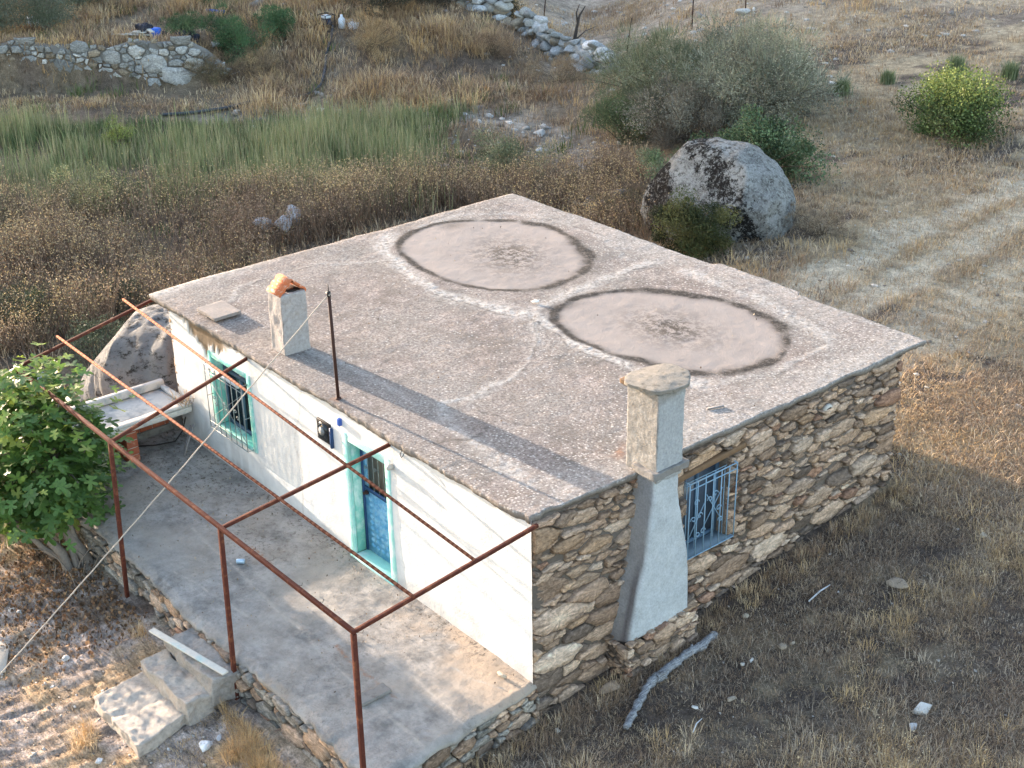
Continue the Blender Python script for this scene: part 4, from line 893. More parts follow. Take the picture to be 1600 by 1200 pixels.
MB().box((TX0 + .05, TY0 + .12, -1.5), (TX1 - .12, -.01, -.06)).build('fill', m_mortar, terr)
PALT = PAL + [(.34, .315, .285)] * 12 + [(.42, .385, .34)] * 3 + [(.2, .19, .17)] * 3
def tplace(u, v, d):
    x_ = -9.6 + u; base = np.interp(x_, [-9.7, -6.4, -5.6, -4.9, -4.3, -2.9, -1.2, .13], [-.05, .06, .10, .03, 0, -.02, .04, 0]) 
    z_ = -1.25 + v; return np.stack((x_, TY0 + .05 + base - d - .05 * (-z_) * .8, z_), 1)
rubble('front_footing', m_stone, 9.68, 1.16, tplace, .22, 1.9, PALT, terr, seed=21, depth=.07, gap=.004)
rubble('side_footing', m_stone, 2.55, 1.16, lambda u, v, d: np.stack((.10 + d + .04 * (1.16 - v) + np.interp(u, [0, .5, 2.5], [.06, .04, -.09]), u + TY0 + .04, v - 1.25), 1), .19, 2.2, PALT, terr, seed=22, depth=.06, gap=.004)
tag(gbox('recess_shade', m_conc_dk, None, -1.22, -1.02, -1.93, -1.47, .012, .05, amp=.012, seed=3), 'flat dark tile standing in for a shaded recess in the terrace near its front corner', 'recess_shade')  # dark tile put where the terrace only has a shaded recess
can = MB().tube([(-4.93, -1.42, .045), (-4.925, -1.415, .045), (-4.85, -1.34, .045), (-4.845, -1.335, .045)], [.03, .036, .036, .03], 12).build('drink_can', M('pale_blue_can', .35, simple((.35, .48, .62), .5, 18, 0), .5, .3), smooth=False)
tag(can, 'small pale blue can lying on its side on the terrace', 'can')
# a few loose stones at the wall foot
def rock(x, y, rad, seed, label, col=(.5, .48, .45), z=None, cat='stone', group=None, flat=.6, mat=None, name='stone'):
    z_ = float(gh(x, y)) if z is None else z
    mt_ = mat or M('stone_' + str(seed), .9, simple(col, .3, 18, .7, .015, stain=tuple(c * .6 for c in col), stain_scale=14, stain_lo=.52, stain_hi=.62))
    r = np.random.RandomState(seed); n = r.randn(11, 3)
    o = boulder(name, mt_, (x, y, z_ + rad * flat * .35), (rad * (1 + .3 * r.rand()), rad * (.7 + .3 * r.rand()), rad * flat), seed, .3, 3, r.rand() * 3, cut=[(q, .40 + .26 * r.rand()) for q in n])
    return tag(o, label, cat, group)
rock(-.36, -.22, .075, 31, 'small tan stone on the terrace at the foot of the white wall', (.5, .42, .33), 0.01)

# ================================================================ steps
st = thing('cement_steps', 'three rough cement steps climbing from the bedrock to the terrace', 'steps', (-3.6, -3.2, -1))
gbox('step', m_conc_lt if False else M('step_cement', .95, simple((.36, .335, .31), .45, 22, .9, .02, stain=(.20, .19, .18), stain_scale=12, stain_lo=.45, stain_hi=.85)), st, -4.22, -2.93, -2.98, -2.50, -.60, -.17, amp=.05, seed=201)
stm = bpy.data.materials['step_cement']
gbox('step', M('step_cement_warm', .95, simple((.46, .41, .36), .45, 22, .9, .02, stain=(.24, .22, .20), stain_scale=12, stain_lo=.45, stain_hi=.85)), st, -4.25, -2.98, -3.36, -2.97, -.80, -.38, amp=.05, seed=205)
V, Fc = grid_box(-4.28, -3.02, -4.06, -3.30, -.80, -.62, .025, .045, 209); V[:, 2] += .10 * (V[:, 1] + 4.06) / .76 - .06
V[:, 0] += -.10 * (V[:, 1] + 3.7) * (V[:, 0] > -3.6)
mesh_np('step', local(st, V), Fc, bpy.data.materials['step_cement_warm'], st)
# whitewashed board lying across the top step
b_ = MB().bar((-4.42, -3.06, -.115), (-2.86, -2.80, -.085), .095, .025, c=(1, 1, 1)).build('board', M('white_painted_board', .8, simple((.58, .55, .49), .25, 12, .5, .004, stain=(.38, .52, .52), stain_scale=2.2, stain_lo=.52, stain_hi=.64)), bevel=.004)
tag(b_, 'narrow white painted board with pale blue stain lying over the steps', 'board')
b2 = MB().bar((-6.95, -4.2, -.97 + .03), (-6.1, -4.66, -1.02 + .03), .16, .03).build('board', M('grey_pine_board', .85, simple((.40, .36, .31), .3, 10, .4, .004)), bevel=.004)
tag(b2, 'short grey board on the bare rock below the end of the rope', 'board')

# ================================================================ pergola
pg = thing('pergola', 'rust red steel pergola frame standing over the terrace without a cover', 'pergola', (-4.5, -2.62, -.6))
FT, WT = 2.04, 2.285
def post(x, ztop, zb, xb=None):
    MB().bar((xb if xb is not None else x, -2.64, zb), (x, -2.62, ztop), .055).build('post', m_rust, pg, bevel=.004)
post(-5.93, FT - .03, -.9, -6.16); post(-2.88, FT - .03, -.85, -2.97); post(.035, FT - .03, -.9, .05); post(-9.2, FT - .03, -1.0)
MB().bar((-9.20, -2.62, FT), (.06, -2.62, FT), .05).build('front_beam', m_rust, pg, bevel=.004)
for xa, xb, zb_ in ((-9.17, -9.72, 2.28), (-5.913, -6.64, 2.255), (-2.855, -2.905, 2.265), (.041, .10, 2.37)):
    MB().bar((xa, -2.65 + .055, FT + .002), (xb, .01, zb_), .045).build('cross_beam', m_rust, pg, bevel=.004)
MB().bar((-10.02, -.37, 2.305), (.12, -.98, 2.315), .032, .026).build('purlin', m_purlin, pg)
MB().bar((-9.62, -1.735, 2.165), (.10, -1.83, 2.17), .032, .026).build('purlin', m_purlin, pg)
for x_ in (-2.4, -.9, -.1, -1.35): MB().tube([(x_, -2.61, FT - .02), (x_ + .01, -2.52, FT - .10), (x_ + .02, -2.5, FT - .13), (x_ + .07, -2.46, FT - .13), (x_ + .09, -2.46, FT - .08)], .004, 4).build('wire_hook', m_black, pg)

# ================================================================ roof pole with rope
pole = thing('roof_pole', 'thin black iron pole standing on the front edge of the roof', 'pole', (-4.19, .05, Hr))
MB().tube([(-4.19, .05, Hr - .05), (-4.235, .05, 4.0)], .024, 8).build('shaft', m_darkrust, pole)
MB().tube([(-4.235, .05, 4.0), (-4.24, .05, 4.17)], [.008, .006], 6).tube([(-4.236, .05, 3.99), (-4.236, .05, 4.06)], [.03, .028], 8).build('tip', m_black, pole)
MB().tube([(-4.19, .05, Hr - .01), (-4.19, .05, Hr + .03)], [.05, .035], 10).build('foot', m_darkrust, pole)
P0 = Vector((-4.236, .05, 4.02)); P1 = Vector((-5.55, -5.55, -1.12))
rp_ = []
for i in range(61):
    t = i / 60; p_ = P0.lerp(P1, t); p_.z -= .07 * math.sin(math.pi * t); p_.x += .004 * math.sin(i * 1.7); rp_.append(p_)
ro = MB().tube(rp_, .0095, 6)
for k in (9, 22, 41): ro.tube([rp_[k] + Vector((.012, 0, 0)), rp_[k] + Vector((-.02, .01, -.02))], .013, 5)
tag(ro.tube([(-4.2, .05, 4.03), (-4.26, .09, 4.0), (-4.27, .03, 4.04), (-4.2, .04, 4.01)], .010, 5).build('guy_rope', M('frayed_rope', .9, simple((.40, .35, .30), .3, 30, .4, .003))), 'long pale rope running from the roof pole down to the ground in front', 'rope')
tag(gbox('roof_slab_piece', M('loose_slab', .95, simple((.27, .245, .23), .4, 26, .9, .02)), None, -8.32, -7.72, .10, .58, 2.495, 2.545, amp=.012, seed=221), 'loose square concrete slab lying on the roof near the short chimney', 'slab')
bpy.data.objects['roof_slab_piece'].name = 'loose_slab'
tag(rock(-5.0, 4.38, .06, 33, 'small white pebble on the roof beside the dark stain ring', (.75, .73, .7), 2.47, flat=.5), None, None)
tag(MB().bar((-.52, 3.62, 2.475), (-.44, 3.86, 2.472), .03, .02).build('roof_stick', m_wood), 'short dark stick lying on the roof behind the tall chimney', 'stick')

# ================================================================ outdoor sink counter
ct = thing('sink_counter', 'long concrete trough counter on red brick piers beside the white wall', 'counter', (-9.1, -1.2, 0))
BX0, BX1, BY0, BY1 = -9.72, -8.62, -2.45, -.03
tr = MB()
m_tr = M('trough_plaster', .85, simple((.56, .535, .50), .25, 6, .5, .01, stain=(.30, .315, .33), stain_scale=2.6, stain_lo=.48, stain_hi=.62))
for a, b_ in (((BX0, BY0, .62), (BX1, BY1, .72)), ((BX0, BY0, .7201), (BX0 + .13, BY1, .86)), ((BX1 - .16, BY0, .7201), (BX1, BY1, .765)), ((BX0 + .131, BY0, .7201), (BX1 - .161, BY0 + .12, .79)), ((BX0 + .131, BY1 - .10, .7201), (BX1 - .161, BY1, .79))): tr.box(a, b_)
tr.build('trough', m_tr, ct, bevel=.02, jit=.025)
MB().tube([(-9.2, -.55, .727), (-9.2, -.55, .731)], .035, 10).build('drain', m_black, ct)
def brickwall(name, x0, x1, y0, y1, z0, z1, par, bl=.2, bh=.13, seed=1, g=.012):
    r = np.random.RandomState(seed); mb_ = MB(); core = MB().box((x0 + .012, y0 + .012, z0), (x1 - .012, y1 - .012, z1 - .01)); k = 0; z = z0
    alongy = (y1 - y0) > (x1 - x0)
    while z < z1 - .03:
        zt = min(z + bh, z1); a0, a1 = (y0, y1) if alongy else (x0, x1); a = a0 - (bl / 2 if k % 2 and a1 - a0 > bl * 1.2 else 0)
        while a < a1 - .01:
            s0, s1_ = max(a, a0), min(a + bl, a1)
            if s1_ - s0 > .03:
                j = (r.rand(2) - .5) * .008
                if alongy: mb_.box((x0 + j[0], s0 + g / 2, z + g / 2), (x1 + j[1], s1_ - g / 2, zt - g / 2))
                else: mb_.box((s0 + g / 2, y0 + j[0], z + g / 2), (s1_ - g / 2, y1 + j[1], zt - g / 2))
            a += bl
        z += bh; k += 1
    o = mb_.build(name, m_brick, par, bevel=.004); core.build('joint', m_conc_lt, par); return o
brickwall('brick_pier', -9.42, -8.72, -1.22, -1.02, 0, .615, ct, .24, .135, 2)
brickwall('brick_wall', -9.60, -9.42, BY0 + .1, -.05, .12, .615, ct, .24, .15, 3)
brickwall('brick_pier', -9.40, -8.72, -2.38, -2.18, 0, .615, ct, .24, .135, 5)
MB().box((-9.62, BY0 + .05, -.02), (-9.38, -.05, .13)).build('plinth', m_conc_dk, ct, bevel=.02, jit=.03)
pts = [(-8.75, -.12, .5), (-8.70, -.22, .3), (-8.78, -.35, .1), (-9.0, -.6, .03), (-9.25, -.95, .025), (-9.3, -1.3, .03)]
tag(MB().tube(pts, .012, 6).build('black_hose', m_black, None, smooth=True), 'black hose curling over the cement floor under the sink counter', 'hose')
tag(MB().bar((-8.52, -.10, .44), (-8.36, -.42, .02), .03, .02).bar((-8.6, -.12, .40), (-8.5, -.34, .02), .02).build('leaning_wood', m_wood), 'two grey wooden slats leaning on the wall beside the sink counter', 'slats')
tw = MB(); r_ = np.random.RandomState(9)
for i in range(26):
    a = Vector((-8.72 + r_.randn() * .08, -.12 + r_.randn() * .06, .76)); b2_ = a + Vector((r_.randn() * .13, r_.randn() * .12, .05 + .2 * r_.rand())); tw.tube([a, (a + b2_) / 2 + Vector(r_.randn(3) * .03), b2_], [.006, .005, .003], 4)
tag(tw.build('dry_twigs', m_stem), 'bundle of dry twigs lying on the sink counter against the wall', 'twigs')
for v in bpy.data.objects['dry_twigs'].data.color_attributes['col'].data: v.color = (.40, .29, .19, 1)

# ================================================================ boulders
def granite(nt, b):
    n0 = noise(nt, 1.6, 6, .7); n1 = noise(nt, 9, 8, .78)
    c = ramp(nt, n0, [(.35, (.19, .19, .185)), (.6, (.33, .34, .34))])
    c = mix(nt, ramp(nt, n1, [(.40, .9), (.52, 0)]), c, (.06, .058, .055))
    lich = attr(nt, 'lichen', 'Fac'); n2 = noise(nt, 4.2, 10, .82)
    ad = N(nt, 'ShaderNodeMath', operation='ADD'); nt.links.new(lich, ad.inputs[0]); nt.links.new(n2, ad.inputs[1])
    c = mix(nt, ramp(nt, noise(nt, 20, 8, .8), [(.52, 0), (.60, .8)]), c, (.42, .44, .43))
    sb = N(nt, 'ShaderNodeMath', operation='MULTIPLY'); nt.links.new(ramp(nt, ad.outputs[0], [(.71, 0), (.745, 1)]), sb.inputs[0]); nt.links.new(ramp(nt, noise(nt, 13, 8, .8), [(.53, 1), (.60, .15)]), sb.inputs[1])
    c = mix(nt, sb.outputs[0], c, (.014, .013, .013))
    nt.links.new(c, b.inputs['Base Color']); bump(nt, b, n1, 1.0, .09)
m_granite = M('lichened_granite', .95, granite, .15)
def granite2(nt, b):
    n0 = noise(nt, 1.2, 6, .7); n1 = noise(nt, 7, 9, .8)
    c = ramp(nt, n0, [(.35, (.25, .245, .24)), (.62, (.40, .40, .40))])
    c = mix(nt, ramp(nt, noise(nt, 3.6, 10, .82, scl=(1, 1, 2.0)), [(.40, 1), (.485, 0)]), c, (.055, .05, .045))
    c = mix(nt, ramp(nt, noise(nt, .9, 4, .6), [(.6, 0), (.75, .4)]), c, (.27, .22, .16))
    nt.links.new(c, b.inputs['Base Color']); bump(nt, b, noise(nt, 3.6, 10, .82, scl=(1, 1, 2.0)), 1.0, .22)
m_granite2 = M('pitted_granite', .95, granite2, .15)
bR = boulder('boulder', m_granite, (-9.83, 14.05, .75), (2.05, 1.4, 1.42), 8, .11, 6, R(-8), jag=.07, cut=[((-.85, -.3, .5), .80), ((.75, -.5, -.2), .86), ((.3, -.8, .6), .84)])
Vb = np.array([v.co[:] for v in bR.data.vertices]); dd = Vb - np.array([-9.83, 14.05, .82])
rt = dd @ np.array([.64, .77, 0])
lich = .03 + .24 * np.exp(-((rt - .35 + .55 * dd[:, 2]) / .62) ** 2) * sstep(-1.0, -.5, dd[:, 2]) + .36 * np.exp(-((rt + 1.35) / .3) ** 2) * (dd[:, 2] < .9)
a = bR.data.attributes.new('lichen', 'FLOAT', 'POINT'); a.data.foreach_set('value', lich.astype(np.float32))
tag(bR, 'huge rounded granite boulder with black lichen patches behind the roof', 'boulder')
bL = boulder('boulder', m_granite2, (-11.0, 1.0, -.3), (1.6, 2.0, 1.68), 12, .07, 6, R(25), jag=.10, cut=[((-.7, -.35, .75), 1.0)])
tag(bL, 'broad pitted granite boulder rising behind the sink counter and house corner', 'boulder')
bR2 = rock(-13.8, -.8, .55, 35, 'low grey rock in the weeds behind the fig tree', (.36, .35, .35), flat=.5)
for i, (x_, y_, r_, lb) in enumerate(((-18.3, 7.1, .27, 'pale angular rock, left of three in the dry brush behind the house'), (-18.0, 7.45, .26, 'pale angular rock, middle of three in the dry brush'), (-18.15, 7.85, .30, 'tallest pale rock, right of three in the dry brush'))):
    rock(x_, y_, r_, 40 + i, lb, (.5, .5, .52), group='rocks in the dry brush', flat=1.0, z=float(gh(x_, y_)) + .40)
for i, (x_, y_, r_, lb) in enumerate(((-13.9, 14.1, .42, 'dark flat rock left of the big boulder, lower of two'), (-13.95, 14.95, .36, 'grey-topped rock left of the big boulder, upper of two'))):
    rock(x_, y_, r_, 50 + i, lb, (.26, .27, .28), group='rocks beside the boulder', flat=.7)

# ================================================================ ground stones, log, sticks
SL = [(3.41, 3.46, .16, (.52, .51, .50), 'largest white stone among the grass near the right corner'), (3.51, 3.14, .10, (.45, .44, .44), 'grey stone beside the largest white stone'),
      (1.73, 5.27, .19, (.36, .29, .22), 'flat tan slab of stone on the dark soil beyond the log'), (1.58, 1.98, .07, (.36, .31, .25), 'egg-shaped tan pebble in the dark soil right of the log'),
      (1.39, 3.2, .085, (.45, .37, .28), 'flat beige stone in the open dark soil'), (1.44, 3.33, .05, (.45, .37, .28), 'small beige chip above the flat beige stone'), (1.27, 2.72, .045, (.75, .74, .72), 'small square white chip, upper of two in the dark soil'),
      (1.25, 2.57, .045, (.7, .68, .63), 'small square white chip, lower of two in the dark soil'), (1.36, 1.56, .05, (.78, .77, .75), 'small bright white chip near the lower edge'), (1.9, 7.0, .09, (.5, .45, .38), 'pale stone in the grass far right of the side wall'),
      (.62, 3.32, .055, (.42, .36, .28), 'brown pebble near the foot of the side wall'), (.42, .05, .05, (.42, .38, .32), 'small grey chip by the corner of the house'), (.30, 1.02, .13, (.40, .30, .22), 'tan block fallen at the foot of the chimney'),
      (1.2, 4.6, .03, (.6, .6, .6), 'tiny pale pebble beside the thin grey stick')]
for i, (x_, y_, r_, c_, lb) in enumerate(SL): rock(x_, y_, r_, 60 + i, lb, c_, group='stones on the ground beside the house')
SLL = [(-2.5, -3.36, .13, (.70, .72, .74), 'white stone on the rock below the steps'), (-3.42, -4.42, .07, (.8, .79, .78), 'white stone at the lower edge below the steps'), (-7.3, -3.98, .07, (.6, .57, .53), 'pale stone beneath the fig tree at the left edge'),
       (-7.15, -3.9, .05, (.72, .7, .67), 'small white stone beneath the fig tree'), (-5.6, -3.9, .07, (.62, .58, .54), 'pale chip on the bedrock left of the steps'), (-5.25, -4.25, .04, (.72, .7, .68), 'small white chip on the bedrock left of the steps'),
       (-2.52, -3.17, .05, (.6, .6, .62), 'small grey chip just above the white stone below the steps'), (-3.1, -3.9, .035, (.7, .69, .68), 'tiny white chip below the lowest step'), (-2.85, -3.72, .035, (.72, .7, .7), 'tiny chip between the white stone and lowest step'), (-2.75, -2.95, .06, (.38, .3, .24), 'brown stone at the foot of the middle post')]
for i, (x_, y_, r_, c_, lb) in enumerate(SLL): rock(x_, y_, r_, 80 + i, lb, c_, group='stones on the bedrock in front')
# hundreds of pebbles too small to count
pr = np.random.RandomState(15); PV = []; PF = []; PC = []; k = 0
# leaf litter and grit blown onto the terrace and roof
lr = np.random.RandomState(19); n = 1500; lx = lr.rand(n) * 9.4 - 9.4; ly = -lr.rand(n) ** 1.6 * 2.4 - .03; dens = (fbm(lx * 1.2, ly * 1.2, 611, 4) + .22 + .3 * (ly > -.35) + .25 * (lx < -6)) > lr.rand(n) * .7; lx, ly = lx[dens], ly[dens]
nr_ = 260; lx2 = lr.rand(nr_) * 9.2 - 9.3; ly2 = lr.rand(nr_) * 7.4 + .1
LP = np.concatenate((np.stack((lx, ly, .022 + 0 * lx), 1), np.stack((lx2, ly2, Hr + .022 + 0 * lx2), 1)))
V, Fc, Cc = leafcloud(LP, .012 + .034 * lr.rand(len(LP)) ** 3, pick([(.15, .11, .08), (.22, .16, .11), (.11, .09, .075), (.34, .28, .2)], len(LP), .2, lr), lr, .6, 3.0)
tag(mesh_np('leaf_litter', V, Fc, m_leaf, None, col=Cc), 'dry leaf crumbs and grit scattered over the terrace and roof', 'litter', kind='stuff')
bm = bmesh.new(); bmesh.ops.create_icosphere(bm, subdivisions=1, radius=1); IV = np.array([v.co[:] for v in bm.verts]); IF = np.array([[v.index for v in f.verts] for f in bm.faces]); bm.free()
def pebbles(x0, x1, y0, y1, n, s0, s1_, test=None, pal=((.5, .48, .45), (.36, .32, .27), (.25, .22, .2), (.65, .63, .6))):
    global k
    for i in range(n):
        x_, y_ = x0 + pr.rand() * (x1 - x0), y0 + pr.rand() * (y1 - y0)
        if test and not test(x_, y_): continue
        s_ = s0 + (s1_ - s0) * pr.rand() ** 3; q = IV * (1 + .3 * pr.randn(len(IV), 1)) * s_ * np.array([1 + .5 * pr.rand(), 1, .6])
        PV.append(q + np.array([x_, y_, float(gh(x_, y_)) + s_ * .1])); PF.append(IF + k); PC.append(np.tile(np.array(pal[pr.randint(len(pal))]) * (.7 + .5 * pr.rand()), (len(IV), 1))); k += len(IV)
DK = ((.34, .31, .28), (.26, .23, .2), (.2, .18, .16), (.42, .39, .36), (.5, .47, .44))
offh = lambda x_, y_: not (-9.2 < x_ < .1 and -2.7 < y_ < 7.4)
pebbles(.1, 5, -1, 9, 900, .006, .022, pal=DK); pebbles(-8, -1.5, -6.3, -2.7, 1300, .006, .03, pal=DK); pebbles(-30, -17, 12.5, 19, 500, .03, .16); pebbles(-12, 4, 8, 22, 900, .01, .06, offh); pebbles(-34, -14, 22, 34, 500, .03, .14)
pb = mesh_np('pebbles', np.concatenate(PV), np.concatenate(PF), m_stone, None, col=np.concatenate(PC)); tag(pb, 'loose pebbles and gravel scattered over the dry ground', 'gravel', kind='stuff')
lk = np.array([(1.05, .62, -.40), (.97, .80, -.39), (.84, 1.05, -.385), (.70, 1.34, -.36), (.655, 1.52, -.335), (.665, 1.60, -.33), (.635, 1.85, -.31), (.60, 2.15, -.29), (.625, 2.45, -.265), (.57, 2.78, -.25)]); lrad = [.040, .048, .047, .054, .060, .072, .058, .054, .062, .046]
lt = np.linspace(0, 9, 64); lgr = np.random.RandomState(5); lpt = np.stack([np.interp(lt, range(10), lk[:, i]) + .003 * np.sin(lt * (5 + i)) + .003 * lgr.randn(64) for i in range(3)], 1); lrr = np.interp(lt, range(10), lrad) * (1 + .10 * np.sin(lt * 7.3) + .08 * lgr.randn(64))
lg = MB().tube([tuple(q) for q in lpt], list(lrr), 11)
lg.tube([(.66, 1.58, -.30), (.71, 1.63, -.26), (.735, 1.66, -.235)], [.03, .024, .016], 7).tube([(.60, 2.3, -.25), (.56, 2.33, -.215)], [.024, .014], 7)
lo_ = lg.build('bent_branch', M('grey_driftwood', .85, lambda nt, b: (nt.links.new(mix(nt, ramp(nt, noise(nt, 14, 8, .8, scl=(4, .6, 4)), [(.36, 0), (.62, 1)]), (.06, .062, .07), (.36, .37, .39)), b.inputs['Base Color']), bump(nt, b, noise(nt, 9, 6, .7, scl=(5, .8, 5)), .9, .015))), smooth=False, jit=.024)
tag(lo_, 'bent grey bare branch lying on the soil below the tall chimney', 'branch')
tag(MB().tube([(1.05, 4.15, -.10), (1.02, 4.42, -.07), (1.04, 4.62, -.04)], [.012, .014, .008], 6).build('thin_stick', M('bleached_stick', .8, simple((.55, .56, .58), .2, 20, .3)), None), 'thin bleached stick on the dark soil beyond the bent branch', 'stick')
tag(MB().tube([(1.70, 1.15, -.36), (1.62, 1.3, -.35), (1.6, 1.42, -.35)], [.006, .009, .005], 5).build('thin_stick', bpy.data.materials['bleached_stick'], None), 'tiny pale twig near the bottom edge, below the white chip', 'stick')

# ================================================================ masonry retaining wall, dry stone wall
def uv2(u, v): return 11.1 + .64 * u - .77 * v, -9.5 + .77 * u + .64 * v
mw = thing('retaining_wall', 'pale grey stone retaining wall with mortared joints above the reed field', 'wall', (*uv2(-16, 48.7), .6))
u0, u1 = -27.5, -9.3; mwL = u1 - u0
def mplace(uu, vv, d):
    u = u0 + uu; bow = .25 * np.sin(uu / 5) + np.where(uu > mwL - 2.2, (uu - mwL + 2.2) ** 2 * .25, 0)
    x_, y_ = uv2(u, 48.72 - d + bow); return np.stack((x_, y_, -1.0 + vv * (1 + 0 * uu)), 1)
topz = lambda uu: 1.92 + .10 * math.sin(uu * 1.3) + .06 * math.sin(uu * 3.1) - (max(0, uu - mwL + 1.9)) ** 2 * .42 - .14 * max(0, 5 - (uu - 3)) * 0 - .22 * (1 if uu < 9.3 else 0)
rubble('wall_face', m_stone, mwL, 2.1, mplace, .33, 1.4, PALG, mw, seed=301, depth=.07, gap=.016, inside=lambda a, b_: b_ < topz(a), spread=.7)
mbw = MB(); prevp = None
for i in range(35):
    uu = mwL * i / 34; 
    if i == 34: break
    un = mwL * (i + 1) / 34
    a = mplace(np.array([uu, un, un, uu]), np.array([0, 0, topz(un) - .12, topz(uu) - .12]), np.zeros(4)); b2_ = mplace(np.array([uu, un, un, uu]), np.array([0, 0, topz(un) - .12, topz(uu) - .12]), np.full(4, -.4))
    mbw.add(list(a) + list(b2_), [[0, 1, 2, 3], [3, 2, 6, 7]])
mbw.build('mortar', M('dark_mortar', .95, simple((.17, .16, .145), .3, 9, .5)), mw)
def stone_row(name, label, pts, s0, layers, seed, pal, rows=2):
    r = np.random.RandomState(seed); t = thing(name, label, 'wall', (pts[0][0], pts[0][1], float(gh(*pts[0])))); PV = []; PF = []; PC = []; k = 0
    bm = bmesh.new(); bmesh.ops.create_icosphere(bm, subdivisions=3, radius=1); IV = np.array([v.co[:] for v in bm.verts]); IF = np.array([[v.index for v in f.verts] for f in bm.faces]); bm.free()
    P = np.array(pts); seg = np.concatenate(([0], np.cumsum(np.hypot(*np.diff(P, axis=0).T))))
    for L in range(layers):
        s_ = 0
        while s_ < seg[-1]:
            for rr_ in range(rows if L < layers - 1 else 1):
                q = np.array([np.interp(s_, seg, P[:, 0]), np.interp(s_, seg, P[:, 1])]) + r.randn(2) * .12 + (rr_ - .5 * (rows > 1)) * np.array([.1, .34]) * (1 - .35 * L)
                sz = s0 * (.6 + .8 * r.rand()); nn = r.randn(8, 3)
                V = IV * (1 + .2 * fbm(IV[:, 0] * 1.5 + k, IV[:, 1] * 1.5 + IV[:, 2], seed, 3)[:, None])
                for n_ in nn:
                    n_ = n_ / np.linalg.norm(n_); dq = V @ n_ - (.5 + .3 * r.rand()); V = V - np.maximum(dq, 0)[:, None] * n_ * .95
                a = r.rand() * 3; V = V * sz * np.array([1.2, .85, .6]); V = np.stack((V[:, 0] * math.cos(a) - V[:, 1] * math.sin(a), V[:, 0] * math.sin(a) + V[:, 1] * math.cos(a), V[:, 2] + V[:, 0] * (r.rand() - .5) * .5), 1)
                zb = float(gh(*q)); PV.append(V + np.array([q[0], q[1], zb + s0 * (.25 + .85 * L)])); PF.append(IF + k); k += len(IV)
                PC.append(np.tile(np.array(pal[r.randint(len(pal))]) * (.75 + .5 * r.rand()), (len(IV), 1)))
            s_ += s0 * (1.5 + .5 * r.rand())
    mesh_np('stones', local(t, np.concatenate(PV)), np.concatenate(PF), m_stone, t, col=np.concatenate(PC)); return t
stone_row('dry_stone_wall', 'tumbled dry stone wall of pale grey rocks running down the slope', [(-34.0, 24.6), (-33.1, 24.3), (-31.94, 24.37), (-31.14, 24.96), (-30.6, 25.2), (-30.2, 25.25)], .30, 4, 311, PALG + [(.5, .52, .54)])
stone_row('dry_stone_wall', 'lower stretch of pale dry stone wall ending at the grey shrubs', [(-29.9, 25.3), (-29.2, 25.3), (-28.19, 24.95), (-27.12, 24.92), (-26.12, 24.9), (-24.9, 24.6), (-23.9, 24.1)], .28, 4, 312, PALG + [(.5, .52, .54)])

# ================================================================ camera-visible sampling (keeps the scatter where the photo can see it)
cw_ = np.array([CX, CY, CZ]); dv, rv_, uv_ = (np.array(q) for q in (_d, _r2, _u2))
def seen(x, y, z, m=1.4):
    q = np.stack((x, y, z), 1) - cw_; w = q @ dv; return (w > 1) & (np.abs(q @ rv_) < w * 800 / F * m) & (np.abs(q @ uv_) < w * 600 / F * m)
def scatter(x0, x1, y0, y1, n, dens, r, m=1.4):
    x = x0 + r.rand(n) * (x1 - x0); y = y0 + r.rand(n) * (y1 - y0); k_ = r.rand(n) < dens(x, y); x, y = x[k_], y[k_]; z = gh(x, y); s_ = seen(x, y, z, m); return x[s_], y[s_], z[s_]
def house_free(x, y): return ~((x > -9.75) & (x < .16) & (y > -2.85) & (y < 7.35))
def tufts(x, y, r, per, rad, H_, W_, lean, pal, jit=.2, hj=.6):
    n = len(x); k_ = np.repeat(np.arange(n), per); m = len(k_)
    tx_, ty_ = x[k_] + r.randn(m) * rad, y[k_] + r.randn(m) * rad
    hs = (H_ if np.ndim(H_) == 0 else H_[k_]) * (1 - hj / 2 + hj * r.rand(m)); base = pick(pal, n, .15, r)
    c = base[k_] * (1 - jit + 2 * jit * r.rand(m, 1)); az = np.arctan2(ty_ - y[k_], tx_ - x[k_]) + r.randn(m) * .7
    ok = house_free(tx_, ty_); 
    V, Fc, Cc = blades(tx_[ok], ty_[ok], gh(tx_, ty_)[ok], hs[ok], (W_ * (.6 + .8 * r.rand(m)))[ok], az[ok], np.clip(lean + .25 * r.randn(m), 0, .98)[ok], c[ok]); return V, Fc, Cc
STRAW = [(.50, .40, .27), (.42, .33, .22), (.57, .48, .35), (.35, .265, .18), (.29, .22, .155), (.46, .35, .21)]
GOLD = [(.55, .40, .22), (.60, .45, .25), (.46, .32, .17), (.52, .41, .26)]
BROWN = [(.22, .16, .12), (.28, .205, .15), (.17, .13, .10), (.33, .25, .18)]
GREYST = [(.44, .385, .32), (.36, .31, .26), (.53, .465, .385), (.29, .25, .21)]
def stuff(name, parts, label, mat=m_grass, cat='grass'):
    V, Fc, Cc = merge(parts); Cc = Cc * (1 if name == 'reed_field' else np.array([1.16, 1.07, .96])); o = mesh_np(name, V, Fc, mat, None, col=np.clip(Cc, .01, .9)); return tag(o, label, cat, kind='stuff')
r = np.random.RandomState(101)
nz = lambda x, y, s, k_=9: fbm(x * s, y * s, k_, 4)
clear = lambda x, y: house_free(x, y) & (rockz(x, y) < .5)
def rockz(x, y): return sstep(-2.3, -3.0, y) * sstep(.3, -1.2, x) * sstep(-12, -9, x)
